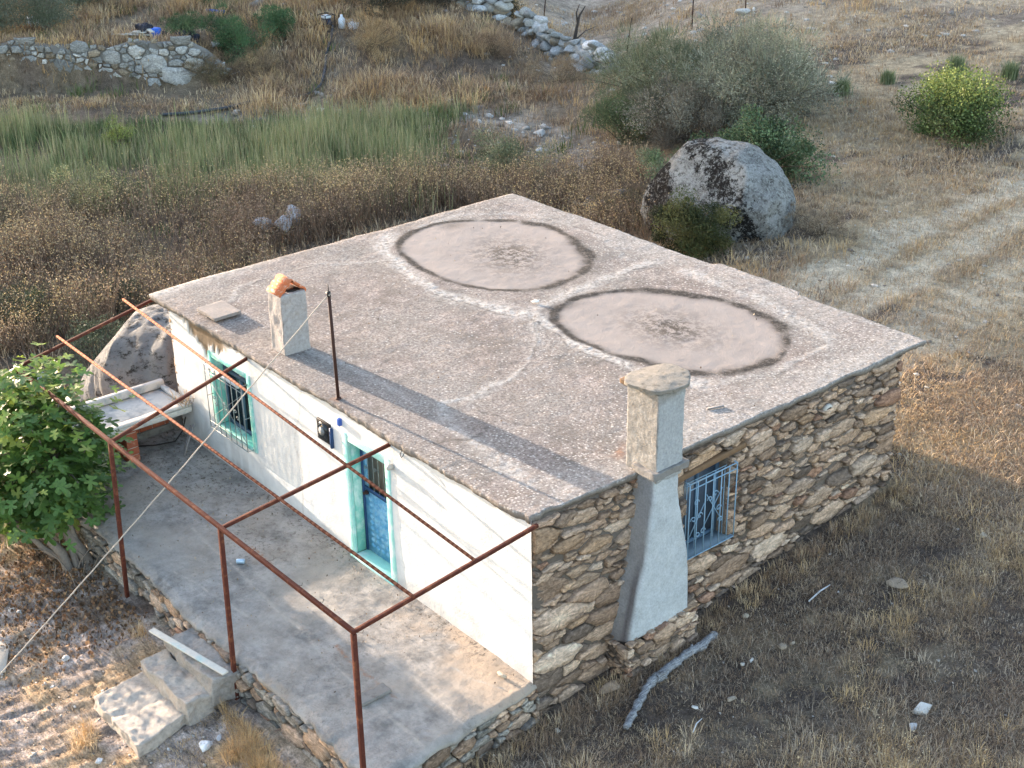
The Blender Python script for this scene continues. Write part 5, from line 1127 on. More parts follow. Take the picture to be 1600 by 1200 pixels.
# 1 short mat of dry grass on the right
parts = []
dA = lambda x, y: house_free(x, y) * np.clip((.36 + 2.4 * nz(x, y, .7, 201)) * (1 - .6 * track_mask(x, y)) * (.55 + .45 * np.clip(sstep(3.5, 6.5, y - .0 * x) + sstep(1.2, 3.2, x - .35 * (y - 0)), 0, 1)), 0, 1)
x, y, z = scatter(-1, 9, -3, 12, 42000, dA, r); parts.append(tufts(x, y, r, 14, .06, .075, .0042, .85, GREYST + BROWN * 3 + STRAW[:4]))
# litter: flattened straws
x, y, z = scatter(-1, 9, -3, 12, 110000, lambda x, y: house_free(x, y) * np.clip(.45 + 1.8 * nz(x, y, .9, 207), 0, 1), r); parts.append(tufts(x, y, r, 3, .05, .13, .0042, .985, GREYST + BROWN * 2, hj=.9))
# golden tufts toward the lower right
dB = lambda x, y: np.clip(2.4 * (nz(x, y, .55, 203) + .16) * np.maximum(sstep(1.0, 2.6, x - .45 * (y - 1)), sstep(1.5, 2.3, x - .1 * (y - 5)) * sstep(3.5, 5, y)) + .5 * sstep(2.6, 3.8, x - .25 * y), 0, 1)
x, y, z = scatter(.5, 9, -1, 12, 4800, dB, r); parts.append(tufts(x, y, r, 44, .09, .17, .0042, .72, STRAW + GOLD[:2] + GREYST))
stuff('dry_grass', parts, 'short dry grass and straw litter on the soil right of the house')
# taller seeded stalks near the lower right corner
x, y, z = scatter(.5, 9, -1, 9, 900, lambda x, y: dB(x, y), r); parts = [tufts(x, y, r, 9, .05, .30, .005, .4, STRAW + [(.5, .42, .28)])]
P = np.stack((np.repeat(x, 22) + r.randn(len(x) * 22) * .06, np.repeat(y, 22) + r.randn(len(x) * 22) * .06, np.repeat(z, 22) + .12 + .16 * r.rand(len(x) * 22)), 1)
parts.append(leafcloud(P, .022, pick([(.52, .44, .30), (.42, .33, .2), (.6, .53, .4)], len(P), .2, r), r)); stuff('seeded_stalks', parts, 'taller pale seeded stalks among the grass at the lower right')
def sunny(x, y): return sstep(7.6, 8.2, y - .1 * x) * sstep(10.9, 10.2, y - .1 * x) + 0 * x
# 2 field behind and right of the house
parts = []
dC = lambda x, y: house_free(x, y) * np.clip((.5 + 1.5 * nz(x, y, .45, 211)) * (1 - .8 * track_mask(x, y)), 0, 1) * (sstep(-11, -8.5, x + .25 * (y - 12)))
x, y, z = scatter(-14, 8, 7, 24, 30000, dC, r); parts.append(tufts(x, y, r, 12, .08, .12 * (1 - .5 * sunny(x, y)), .010, .75, STRAW + GREYST))
x, y, z = scatter(-14, 8, 7, 24, 30000, lambda x, y: house_free(x, y) * .8 * (x > -9), r); parts.append(tufts(x, y, r, 2, .1, .2, .009, .95, GREYST + STRAW))
x, y, z = scatter(-14, 8, 7, 26, 2400, lambda x, y: np.clip(2.2 * (nz(x, y, .35, 213)) * (1 - track_mask(x, y)), 0, 1), r); parts.append(tufts(x, y, r, 30, .16, .24 * (1 - .6 * sunny(x, y)), .010, .65, GOLD + STRAW + BROWN))
x, y, z = scatter(-8, 7, 7, 12.5, 9000, lambda x, y: house_free(x, y) * sunny(x, y) * (x > -4) * .8, r); parts.append(tufts(x, y, r, 14, .10, .075, .008, .9, GOLD + STRAW))  # golden tufts add the sun patch's warm light by their colour
stuff('field_grass', parts, 'dry straw-coloured grass over the field behind the house')
parts = []
dD = lambda x, y: np.clip(.45 + 1.5 * nz(x, y, .3, 221), 0, 1) * ((UV(x, y)[0] > 1.5) | (UV(x, y)[1] < 42))
x, y, z = scatter(-34, 2, 19, 44, 34000, dD, r); parts.append(tufts(x, y, r, 9, .13, .15, .016, .75, GREYST + STRAW))
x, y, z = scatter(-34, 2, 19, 44, 1800, lambda x, y: np.clip(2.2 * nz(x, y, .25, 223), 0, 1) * (UV(x, y)[0] > 2), r); parts.append(tufts(x, y, r, 30, .25, .30, .016, .6, GOLD + BROWN + BROWN + STRAW))
stuff('far_field_grass', parts, 'thin dry grass on the open slope at the upper right')
# 3 reed field
def infield(x, y):
    U_, V_ = UV(x, y); n_ = 1.2 * nz(x, y, .2, 231); left = sstep(-1.0, -3.0, U_ + .0 * V_ + n_); far = sstep(44.9, 43.9, V_ + n_ * .5 - .10 * (U_ + 8)); nearb = sstep(34.6, 35.8, V_ + n_ + .33 * (U_ + 6) * (U_ > -6) - .12 * (U_ + 12)); return left * far * nearb
parts = []
x, y, z = scatter(-40, -17, 0, 22, 46000, lambda x, y: infield(x, y) * np.clip(.42 + 1.5 * nz(x, y, .6, 233), .05, 1), r, 1.2)
hh = .80 + .5 * nz(x, y, .5, 234); parts.append(tufts(x, y, r, 3, .05, hh, .015, .14, [(.31, .32, .16), (.39, .36, .20), (.25, .28, .13), (.43, .37, .22), (.20, .23, .11)]))
gr_ = lambda x, y: infield(x, y) * np.clip(.25 + 1.2 * nz(x, y, .22, 236) + .7 * sstep(39, 44, UV(x, y)[1]) - .3 * sstep(38.5, 36.5, UV(x, y)[1]) + .4 * np.exp(-((UV(x, y)[0] + 4) / 2) ** 2), 0, 1)
x, y, z = scatter(-40, -17, 0, 22, 16000, gr_, r, 1.35); parts.append(tufts(x, y, r, 12, .12, .36, .016, .35, [(.12, .165, .07), (.15, .195, .08), (.18, .21, .10), (.09, .12, .05)]))
P = np.stack((x, y, z), 1)
stuff('reed_field', parts, 'pale green reeds and tall weeds filling the field left of centre')
# 4 dry brush behind the house
def inbrush(x, y):
    U_, V_ = UV(x, y); n_ = 1.0 * nz(x, y, .25, 241)
    return sstep(36.8, 35.6, V_ + n_ - .12 * (U_ + 12) + .25 * np.maximum(U_ + 3, 0)) * sstep(3.4, 2.0, U_ + n_) * ((x < -17.2) | (y > 12.0) | ((x < -10.4) & (y < 6.2) & (x < -12.5 - .5 * y))) * ~((x > -15.5) & (y < 2.6)) * (1 - np.exp(-((x + 11.9) ** 2 + (y - 1.3) ** 2) / 7.) * 1) 
def brush(x, y, r, hmean, pal, toppal, per=8, leaves=64):
    n = len(x); z = gh(x, y); hp = hmean * (.65 + .6 * r.rand(n)) * (1 + .6 * nz(x, y, .5, 243))
    k_ = np.repeat(np.arange(n), per); D = r.randn(len(k_), 3) * .28; D[:, 2] = 1; D /= np.linalg.norm(D, axis=1)[:, None]
    B = np.stack((x, y, z), 1)[k_]; L = hp[k_] * (.7 + .4 * r.rand(len(k_))); c0 = pick([(.17, .13, .10), (.22, .17, .13), (.12, .09, .075)], n, .2, r)
    pr_ = [needles(B, D, L, .016 + 0 * L, c0[k_])]
    kk = r.randint(0, len(k_), n * leaves); t = .25 + .75 * r.rand(len(kk)) ** .8
    P = B[kk] + D[kk] * (L[kk] * t)[:, None] + r.randn(len(kk), 3) * .055
    warm = np.clip(sstep(.62, .98, t) * (.5 + 1.4 * nz(P[:, 0], P[:, 1], .3, 245) + .35), 0, 1)
    pl = pick(pal, n, .15, r)[k_][kk]; tp = pick(toppal, n, .15, r)[k_][kk] * (1 + .12 * sstep(31.5, 34.5, UV(P[:, 0], P[:, 1])[1]))[:, None]; sel = r.rand(len(kk)) < warm  # far brush tops brightened in colour, as low sunlight on them
    cc = np.where(sel[:, None], tp, pl) * (.75 + .5 * r.rand(len(kk), 1)); pr_.append(leafcloud(P, .028 + .026 * r.rand(len(kk)), cc, r, .55)); return pr_
x, y, z = scatter(-32, -8, -3, 19, 15000, lambda x, y: inbrush(x, y) * (.65 + .9 * nz(x, y, .4, 247)), r, 1.35)
parts = brush(x, y, r, 1.05, [(.24, .18, .14), (.31, .24, .175), (.17, .13, .105), (.36, .285, .20), (.15, .15, .085), (.27, .20, .155)], [(.46, .37, .22), (.38, .30, .19), (.50, .41, .22), (.34, .27, .19)])
stuff('dry_brush', parts, 'dense dry brown brush growing behind the house', m_leaf, 'brush')
def lowf(x, y):
    U_, V_ = UV(x, y); return 1 - .62 * sstep(43.5, 45.3, V_) * sstep(49.2, 48.9, V_) * sstep(-8.2, -9.4, U_)
# undergrowth grass in the valley and on the banks
parts = []
x, y, z = scatter(-46, -9, -4, 26, 26000, lambda x, y: (.5 + nz(x, y, .5, 251)) * (UV(x, y)[0] < 4) * np.where(lowf(x, y) < .7, .3, 1) * (1 - .6 * infield(x, y)) * (1 - .8 * np.exp(-(polyd(x, y, [(-29.5, 12.5), (-28.3, 15.2), (-25.6, 17.6), (-22.5, 18.6), (-19.5, 18.2), (-17.5, 17.2)]) / .8) ** 2)), r, 1.35); parts.append(tufts(x, y, r, 9, .14, .28, .016, .7, BROWN + BROWN + STRAW))
def lowf(x, y):
    U_, V_ = UV(x, y); return 1 - .62 * sstep(43.5, 45.3, V_) * sstep(49.2, 48.9, V_) * sstep(-8.2, -9.4, U_)
DW = [(-34.0, 24.6), (-33.1, 24.3), (-31.94, 24.37), (-31.14, 24.96), (-29.9, 25.3), (-28.19, 24.95), (-26.12, 24.9), (-23.9, 24.1)]
def bankd(x, y): return bankd0(x, y) * (1 - .95 * sstep(1.7, 1.1, polyd(x - .6, y + .5, DW)))
def bankd0(x, y):
    U_, V_ = UV(x, y); return sstep(44.8, 46.5, V_) * sstep(3.5, 1, U_) * (1 - np.exp(-(polyd(x, y, [(-32.5, 18.4), (-31, 17.2), (-29.6, 16.2), (-28.5, 15.4)]) / .6) ** 2)) * ~((V_ > 47.6) & (V_ < 48.95) & (U_ < -10.2))
x, y, z = scatter(-46, -22, 2, 27, 9000, lambda x, y: bankd(x, y) * (.5 + 1.3 * nz(x, y, .35, 253)) * (lowf(x, y) * .6 + .4), r, 1.35); parts.append(tufts(x, y, r, 34, .22, (.42 + .4 * nz(x, y, .6, 255)) * lowf(x, y), .018, .68, BROWN + BROWN + GOLD + STRAW))
x, y, z = scatter(-46, -22, 2, 27, 1300, lambda x, y: bankd(x, y) * (lowf(x, y) > .9) * np.clip(2.2 * nz(x, y, .3, 257) + .1, 0, 1), r, 1.35); parts.append(tufts(x, y, r, 110, .30, .75, .016, .62, GOLD + STRAW))
x, y, z = scatter(-46, -9, -4, 26, 600, lambda x, y: (nz(x, y, .3, 259) > .12) * (UV(x, y)[0] < 4), r, 1.35); parts.append(tufts(x, y, r, 26, .2, .34, .02, .5, [(.09, .13, .05), (.13, .17, .08)]))
stuff('bank_grass', parts, 'tangled brown and golden grass over the valley banks')
# grass in front: tufts in rock cracks and below the steps
parts = []
dF = lambda x, y: np.clip(1.7 * (nz(x, y, .9, 261) - .04) + .35 * sstep(-4.0, -2.8, y) * sstep(-4.4, -5.6, x), 0, 1) * sstep(-2.62, -2.8, y)
x, y, z = scatter(-9, -1, -7, -2.6, 2600, dF, r); parts.append(tufts(x, y, r, 13, .05, .075, .005, .85, GOLD + STRAW))
x, y, z = scatter(-9, -1, -7, -2.6, 9000, lambda x, y: np.clip(.4 + nz(x, y, .8, 262), 0, 1) * (y < -2.75), r); parts.append(tufts(x, y, r, 2, .05, .09, .005, .97, BROWN + STRAW))
cxs = np.array([-2.2, -1.95, -1.75, -2.0, -1.6, -2.4, -2.62, -2.75, -3.95, -4.3, -5.3, -5.1, -1.35, -2.95]); cys = np.array([-2.95, -3.05, -2.95, -3.2, -3.1, -2.85, -2.85, -2.75, -4.35, -2.62, -2.7, -2.85, -3.0, -2.72])
xx = np.repeat(cxs, 9) + r.randn(len(cxs) * 9) * .10; yy = np.repeat(cys, 9) + r.randn(len(cxs) * 9) * .07; parts.append(tufts(xx, np.minimum(yy, -2.72), r, 40, .04, .24, .0045, .6, GOLD + STRAW))
x, y, z = scatter(.1, .55, -3, 7.4, 260, lambda x, y: .8 + 0 * x, r); parts.append(tufts(np.abs(x - .15) + .19, y, r, 24, .05, .17, .005, .6, BROWN + STRAW))
# dead leaves under the fig
x, y, z = scatter(-9, -5.2, -5, -2.65, 5200, lambda x, y: np.clip(1.2 - np.hypot(x + 7.1, y + 3) / 1.9, 0, 1), r); P = np.stack((x, y, z + .02 + .03 * r.rand(len(x))), 1)
parts.append(leafcloud(P, .03 + .05 * r.rand(len(x)), pick([(.16, .10, .065), (.11, .075, .05), (.28, .19, .12), (.08, .06, .045), (.14, .10, .075)], len(x), .2, r), r, .8, 2.0))
stuff('front_grass', parts, 'golden grass tufts and dead leaves over the bare bedrock in front')

# ================================================================ shrubs and trees
GRN = [(.075, .125, .04), (.10, .16, .055), (.055, .095, .035), (.13, .18, .07)]
GRY = [(.21, .23, .16), (.26, .27, .20), (.16, .18, .125), (.31, .31, .24), (.19, .18, .14)]
shrub('broom_shrub', 'tall soft green broom shrub behind the boulder, leftmost of the large shrubs', 'shrub', -17.4, 20.2, 2.0, 1.6, 2.5, 110, 52000, .055, [(.15, .17, .10), (.19, .21, .13), (.23, .24, .16), (.11, .125, .07)], 401, 'large shrubs beyond the boulder', spike=3500, asp=.28)
shrub('broom_shrub', 'low green edge of the broom thicket reaching down to the left', 'shrub', -17.3, 18.5, 1.2, 1.0, 1.35, 50, 16000, .05, [(.12, .16, .075), (.15, .19, .10), (.09, .12, .055)], 402, 'large shrubs beyond the boulder', spike=900, asp=.3)
shrub('grey_shrub', 'pale grey-green bush with brown base, rightmost of the large shrubs', 'shrub', -13.9, 20.3, 2.3, 1.6, 2.1, 120, 56000, .055, GRY, 403, 'large shrubs beyond the boulder', spike=2500, asp=.4, up=.4)
shrub('grey_shrub', 'brownish grey bush between the broom and the boulder', 'shrub', -15.1, 18.7, 1.6, 1.3, 1.6, 60, 26000, .05, [(.17, .15, .12), (.21, .19, .15), (.14, .115, .09), (.24, .23, .18)], 404, 'large shrubs beyond the boulder', spike=2000, asp=.4)
shrub('grey_shrub', 'pale grey bush at the back, its top just above the rest', 'shrub', -16.0, 22.0, 2.0, 1.4, 2.2, 60, 26000, .055, GRY, 405, 'large shrubs beyond the boulder', spike=1200, asp=.4)
shrub('green_bush', 'fresh green leafy bush hugging the back of the granite boulder', 'bush', -10.9, 16.8, 1.75, .9, 1.55, 44, 17000, .06, [(.09, .14, .07), (.11, .165, .08), (.14, .19, .10), (.06, .095, .045)], 406, asp=.6)
shrub('green_bush', 'low green bush at the left of the boulder with dry stalks', 'bush', -12.9, 16.0, 1.1, .8, 1.0, 28, 8000, .055, [(.10, .15, .07), (.13, .18, .09), (.16, .18, .11)], 407, asp=.5, spike=600)
shrub('juniper_bush', 'dark olive bush in front of the granite boulder', 'bush', -8.95, 12.4, 1.0, .7, 1.3, 44, 24000, .045, [(.055, .07, .025), (.08, .09, .03), (.04, .05, .02), (.11, .11, .04)], 408, asp=.5, loose=.28)
shrub('round_bush', 'round green bush alone in the field, sunlight painted yellow-green into its top', 'bush', -8.9, 22.0, 1.25, 1.1, 1.6, 70, 26000, .06, [(.085, .13, .045), (.11, .16, .055), (.07, .10, .04), (.15, .18, .07)], 409, loose=.42, toppal=[(.30, .33, .09), (.24, .28, .08), (.17, .22, .07)], asp=.6, trunk=.04)  # top leaves coloured yellow-green for the sun on them
for i, (x_, y_, s_, lb) in enumerate(((-13.3, 23.0, 1.0, 'small green tuft nearest the grey bushes'), (-13.07, 24.8, .8, 'small grey-green tuft, second from the grey bushes'), (-12.3, 27.0, 1.1, 'wide dull green tuft just behind the round bush'), (-10.9, 27.6, 1.0, 'upright green tuft right of the round bush'), (-10.1, 27.7, 1.1, 'upright green tuft at the right edge of the picture'))):
    t = thing('green_tuft', lb, 'tuft', (x_, y_, float(gh(x_, y_))), 'green tufts in the far field'); rr_ = np.random.RandomState(450 + i); n = 420
    V, Fc, Cc = blades(rr_.randn(n) * .10 * s_, rr_.randn(n) * .10 * s_, np.zeros(n), .5 * s_ * (.5 + .7 * rr_.rand(n)), np.full(n, .018), rr_.rand(n) * 6.3, .15 + .35 * rr_.rand(n), pick([(.14, .19, .09), (.18, .23, .12), (.22, .25, .15)], n, .2, rr_))
    mesh_np('leaves', V, Fc, m_grass, t, col=Cc)
# bushes on the brush margin and the banks
BS = [('yellow_bush', 'yellow-green bush alone among the reeds', 'bush', -28.1, 8.0, .42, .4, 1.15, [(.30, .33, .07), (.24, .28, .08), (.16, .2, .06)], 3500, .04, 501),
      ('pale_bush', 'pale green bush at the right end of the dry brush', 'bush', -18.0, 14.9, 1.5, .9, 1.25, [(.20, .22, .12), (.25, .26, .14), (.15, .17, .09), (.3, .29, .17)], 12000, .045, 502),
      ('pale_bush', 'yellowish bush at the left edge behind the fig tree', 'bush', -24.9, 2.3, 1.6, 1.0, 1.25, [(.36, .33, .14), (.28, .27, .12), (.20, .19, .10), (.42, .38, .18)], 12000, .045, 503),
      ('pale_bush', 'yellow-topped bush in the dry brush above the three pale rocks', 'bush', -23.4, 4.9, 1.2, .9, 1.15, [(.26, .25, .11), (.34, .31, .14), (.18, .17, .10)], 8000, .045, 504),
      ('weed_bush', 'dull green weed bush beside the fig tree and boulder', 'bush', -14.6, .9, .7, .6, .8, [(.13, .16, .09), (.10, .12, .07), (.17, .19, .12)], 5000, .035, 505),
      ('weed_bush', 'dark green weed bush in the shade at the left edge', 'bush', -17.0, .3, 1.0, .8, .9, [(.07, .09, .045), (.09, .11, .06), (.05, .065, .035)], 6000, .04, 506),
      ('weed_bush', 'low dark weed patch behind the far corner of the pergola', 'bush', -16.4, 2.2, .9, .8, .7, [(.06, .075, .04), (.09, .10, .06)], 5000, .04, 507),
      ('bramble', 'dark green reed clump above the end of the stone retaining wall', 'bush', -33.0, 14.7, 1.6, 1.0, 1.35, [(.055, .11, .05), (.075, .14, .06), (.10, .17, .08)], 12000, .06, 508),
      ('bramble', 'rounded green bramble near the water pump', 'bush', -33.2, 16.4, .9, .7, .9, [(.06, .12, .055), (.08, .14, .06)], 6000, .06, 509),
      ('bramble', 'low green bramble creeping along the top of the retaining wall', 'bush', -34.3, 13.3, 1.0, .7, .7, [(.06, .11, .05), (.09, .13, .06)], 6000, .06, 510),
      ('bramble', 'green bush cut by the top edge of the picture', 'bush', -37.6, 16.2, 1.5, 1.0, 1.2, [(.05, .10, .045), (.07, .13, .055)], 8000, .06, 511),
      ('dark_bush', 'large dark brown-green bush in the hollow at the top centre, left of two', 'bush', -32.2, 20.4, 2.0, 1.2, 1.6, [(.05, .055, .035), (.07, .065, .045), (.09, .085, .06), (.045, .04, .03)], 14000, .05, 512),
      ('dark_bush', 'large dark bush in the hollow beside the dry stone wall', 'bush', -31.8, 21.9, 1.6, 1.1, 1.5, [(.05, .055, .035), (.07, .06, .045), (.085, .075, .055)], 10000, .05, 513),
      ('holm_bush', 'small dark spiny bush growing in the gap of the dry stone wall', 'bush', -29.5, 24.2, .7, .6, 1.2, [(.045, .055, .035), (.06, .07, .04), (.10, .10, .07)], 6000, .045, 514),
      ('straw_mound', 'big golden mound of dry weeds beside the water pump', 'weed mound', -30.1, 18.3, 1.3, 1.0, 1.3, [(.40, .29, .16), (.34, .24, .13), (.46, .35, .2), (.26, .18, .11)], 14000, .035, 515),
      ('straw_mound', 'golden weed mound left of the black hose', 'weed mound', -31.3, 14.7, 1.1, .9, .9, [(.36, .27, .15), (.28, .2, .12), (.2, .15, .1)], 9000, .035, 516),
      ('straw_mound', 'brown weed mound below the right end of the retaining wall', 'weed mound', -31.9, 13.0, 1.1, .8, .8, [(.20, .15, .10), (.28, .2, .12), (.14, .13, .07)], 8000, .035, 517),
      ('straw_mound', 'reddish-brown weed mound below the dry stone wall', 'weed mound', -27.0, 21.6, 1.4, 1.0, .8, [(.28, .19, .12), (.36, .26, .16), (.2, .14, .1)], 10000, .035, 518),
      ('straw_mound', 'golden weed mound at the foot of the lower stone wall', 'weed mound', -24.0, 22.0, 1.5, 1.0, .8, [(.38, .29, .18), (.30, .22, .14), (.22, .16, .11)], 10000, .035, 519),
      ('thorn_bush', 'low brown thorn bush right of the granite boulder', 'bush', -7.2, 14.6, .8, .6, .6, [(.26, .20, .14), (.18, .13, .1), (.34, .28, .2)], 4500, .03, 520),
      ('thorn_bush', 'brown and green scrub left of the granite boulder', 'bush', -12.2, 13.6, .9, .7, .7, [(.17, .13, .09), (.10, .11, .06), (.22, .15, .10)], 6000, .035, 521)]
for nm, lb, ct_, x_, y_, a_, b2_, h_, pl, nl, lf, sd in BS:
    x_, y_ = bk(x_, y_)
    shrub(nm, lb, ct_, x_, y_, a_, b2_, h_, 30, nl, lf, pl, sd, asp=.3 if nm in ('straw_mound', 'thorn_bush', 'bramble') else .5, spike=1600 if nm in ('straw_mound', 'thorn_bush', 'bramble', 'dark_bush') else 0)
# olive trees at the upper left
def olive(x_, y_, h_, rr, seed, label):
    r = np.random.RandomState(seed); x_, y_ = bk(x_, y_); z_ = float(gh(x_, y_)); t = thing('olive_tree', label, 'tree', (x_, y_, z_), 'olive trees on the upper terrace')
    mb_ = MB(); tips = []
    for k_ in range(5):
        a = r.rand() * 6.3; top = Vector((math.cos(a) * rr * .6, math.sin(a) * rr * .6, h_ * (.55 + .3 * r.rand()))); m_ = Vector((top.x * .25, top.y * .25, h_ * .3))
        mb_.tube([(r.randn() * .04, r.randn() * .04, -.2), m_, top * .7 + m_ * .15, top], [.11, .08, .05, .015], 7, (.20, .18, .15), False); tips.append(top)
    mesh_np('trunk', np.array(mb_.v), mb_.f, m_stem, t, col=np.array(mb_.c))
    n = 15000; nc_ = 46; cc = r.randn(nc_, 3); cc /= np.linalg.norm(cc, axis=1)[:, None]; cc *= (r.rand(nc_, 1) ** .4) * np.array([rr, rr, h_ * .40]); cc[:, 2] += h_ * .44
    k_ = r.randint(0, nc_, n); q = r.randn(n, 3) * .28 * np.array([1, 1, 1.3]); P = cc[k_] + q; P[:, 2] = np.maximum(P[:, 2] - .25 * r.rand(n), h_ * .12 + .2 * r.rand(n))
    V, Fc, Co = leafcloud(P, .085, pick([(.12, .145, .095), (.16, .18, .13), (.09, .11, .07), (.20, .21, .16)], nc_, .2, r)[k_] * (.8 + .4 * r.rand(n, 1)), r, .28, .2); mesh_np('crown', V, Fc, m_leaf, t, col=Co)
olive(-38.4, 9.9, 3.0, 1.45, 601, 'olive tree above the retaining wall with a forked dark trunk')
olive(-38.8, 8.0, 2.9, 1.3, 602, 'olive tree at the upper left corner of the picture')
olive(-41.0, 12.3, 2.8, 1.5, 603, 'olive tree at the top edge, behind the forked one')
# burnt-looking dead tree by the stone wall
dt = thing('dead_tree', 'bare blackened dead tree standing behind the dry stone wall', 'tree', (-27.4, 25.6, float(gh(-27.4, 25.6))))
b0 = Vector((-27.4, 25.6, float(gh(-27.4, 25.6)))); cd = (.055, .045, .04)
mb_ = MB().tube([b0 + Vector((0, 0, -.2)), b0 + Vector((.06, .04, .55)), b0 + Vector((.10, .1, 1.0)), b0 + Vector((.2, .16, 1.5)), b0 + Vector((.36, .3, 1.85))], [.09, .075, .06, .04, .015], 7, cd)
mb_.tube([b0 + Vector((-.35, -.25, -.1)), b0 + Vector((-.2, -.12, .5)), b0 + Vector((.04, .02, .62))], [.05, .05, .05], 6, cd); mb_.tube([b0 + Vector((.14, .12, 1.25)), b0 + Vector((.12, .08, 1.6)), b0 + Vector((.2, .16, 1.9))], [.035, .025, .01], 6, cd)
mb_.tube([b0 + Vector((.06, .05, .6)), b0 + Vector((.35, .32, .95)), b0 + Vector((.7, .6, 1.15))], [.03, .02, .008], 5, (.12, .1, .09)); mb_.tube([b0 + Vector((.35, .32, .95)), b0 + Vector((.42, .4, 1.2))], [.012, .005], 4, (.12, .1, .09)); mb_.build('trunk', m_stem, dt)
for i, (x_, y_, h_, lx, lb) in enumerate(((-25.8, 26.8, 1.25, .12, 'leaning dark iron fence rod right of the dead tree'), (-23.95, 28.2, 1.5, .02, 'straight iron fence rod above the grey shrubs'), (-31.4, 27.7, 1.2, .1, 'iron fence rod left of the dead tree at the top edge'), (-22.8, 29.7, .9, .0, 'iron fence rod at the top edge by a pale rock'))):
    z_ = float(gh(x_, y_)); tag(MB().tube([(x_, y_, z_ - .2), (x_ + lx * .5, y_ + lx * .4, z_ + h_ * .5), (x_ + lx, y_ + lx * .9, z_ + h_)], [.024, .022, .02], 6).build('fence_rod', m_darkrust), lb, 'fence post', 'iron rods of the field fence')
for i, (x_, y_, r_, lb) in enumerate(((-22.5, 29.3, .3, 'pale rock by the fence rod at the top edge'), (-18.4, 34.8, .35, 'flat pale rock at the top edge, upper right'), (-20.8, 18.3, .22, 'pale flat rock on the gravel patch beyond the brush'), (-19.6, 17.2, .2, 'pale rock at the end of the gravel patch'), (-17.0, 16.6, .16, 'white rock between the pale bush and green shrubs'), (-33.9, 14.2, .26, 'pale rock at the end of the retaining wall'), (-36.0, 17.2, .4, 'big brown rock on the slope at the top'), (-35.2, 18.0, .2, 'white stone on the slope above the bramble'), (-24.8, 29.5, .25, 'dark rock in the bare field beside the fence rods'))):
    x_, y_ = bk(x_, y_); rock(x_, y_, r_, 700 + i, lb, (.48, .47, .45) if 'dark' not in lb and 'brown' not in lb else (.26, .23, .2))

# ================================================================ things in the background
def q3(x_, y_, dz=0):
    x_, y_ = bk(x_, y_); return Vector((x_, y_, float(gh(x_, y_)) + dz))
hp_ = [(-32.25, 18.2), (-31.6, 17.7), (-31.08, 17.16), (-30.08, 16.43), (-29.29, 15.73), (-28.93, 15.12), (-28.91, 14.53), (-29.36, 13.46), (-29.79, 12.04), (-30.4, 10.5)]
hpp = np.array(hp_); s_ = np.linspace(0, len(hp_) - 1, 60); hx, hy = np.interp(s_, range(len(hp_)), hpp[:, 0]), np.interp(s_, range(len(hp_)), hpp[:, 1])
kx = np.ones(5) / 5; hx[2:-2] = np.convolve(hx, kx, 'valid'); hy[2:-2] = np.convolve(hy, kx, 'valid')
tag(MB().tube([q3(a, b_, .07) for a, b_ in zip(hx, hy)], .055, 7).build('irrigation_hose', M('grey_black_pipe', .5, simple((.045, .05, .06), .3, 5, .1))), 'thick black hose curving from the water pump down to the reeds', 'hose')
g0 = q3(-32.4, 18.05, 0); pm_ = thing('water_pump', 'small dark blue engine water pump on the bank beside the weeds', 'pump', g0)
m_dkb = M('dark_blue_metal', .5, simple((.02, .03, .06), .3, 12, .1), .4); m_ltb = M('pale_plastic', .5, simple((.55, .62, .70), .15, 10, .1))
fr_ = MB(); X, Y, Z = g0
for sx in (-.24, .24):
    for sy in (-.2, .2): fr_.tube([(X + sx, Y + sy, Z), (X + sx, Y + sy, Z + .48)], .016, 5)
for sz_ in (.06, .48):
    fr_.tube([(X - .24, Y - .2, Z + sz_), (X + .24, Y - .2, Z + sz_), (X + .24, Y + .2, Z + sz_), (X - .24, Y + .2, Z + sz_), (X - .24, Y - .2, Z + sz_)], .016, 5)
fr_.build('frame', m_black, pm_)
MB().box((X - .17, Y - .14, Z + .09), (X + .10, Y + .14, Z + .34)).build('engine', m_dkb, pm_, bevel=.03); MB().box((X - .15, Y - .15, Z + .345), (X + .15, Y + .13, Z + .45)).build('fuel_tank', m_ltb, pm_, bevel=.03)
MB().tube([(X + .11, Y, Z + .2), (X + .2, Y, Z + .2), (X + .22, Y, Z + .2)], [.1, .1, .05], 12).build('pump_housing', m_dkb, pm_)
b0 = q3(-32.0, 18.45); bt = MB().tube([b0, b0 + Vector((0, 0, .02)), b0 + Vector((0, 0, .34)), b0 + Vector((0, 0, .42)), b0 + Vector((0, 0, .5))], [.1, .13, .13, .05, .05], 12).build('plastic_jug', m_ltb); tag(bt, 'pale blue plastic jug standing right of the water pump', 'jug')
b0 = q3(-31.8, 18.75, .08); tag(gbox('plastic_bag', M('white_plastic', .5, simple((.62, .68, .76), .15, 8, .3)), None, b0.x - .2, b0.x + .2, b0.y - .15, b0.y + .15, b0.z - .1, b0.z + .12, amp=.14, seed=720), 'crumpled white plastic bag on the bank right of the jug', 'bag')
tag(MB().tube([q3(-32.1, 18.5, .1), q3(-31.6, 19.1, .12)], .03, 6).build('wooden_pole', m_beam), 'short brown pole lying beside the plastic bag', 'pole')
m_bluet = M('blue_plastic', .45, simple((.02, .12, .55), .2, 6, .1)); m_blk = M('dark_plastic', .6, simple((.015, .018, .03), .3, 5, .3))
p_ = q3(-36.1, 15.5, .1); tag(MB().tube([p_ + Vector((-.2, -.28, .08)), p_ + Vector((.2, .28, 0))], .06, 8).build('blue_pipe', m_bluet), 'short blue plastic pipe lying on the slope', 'pipe')
r = np.random.RandomState(77)
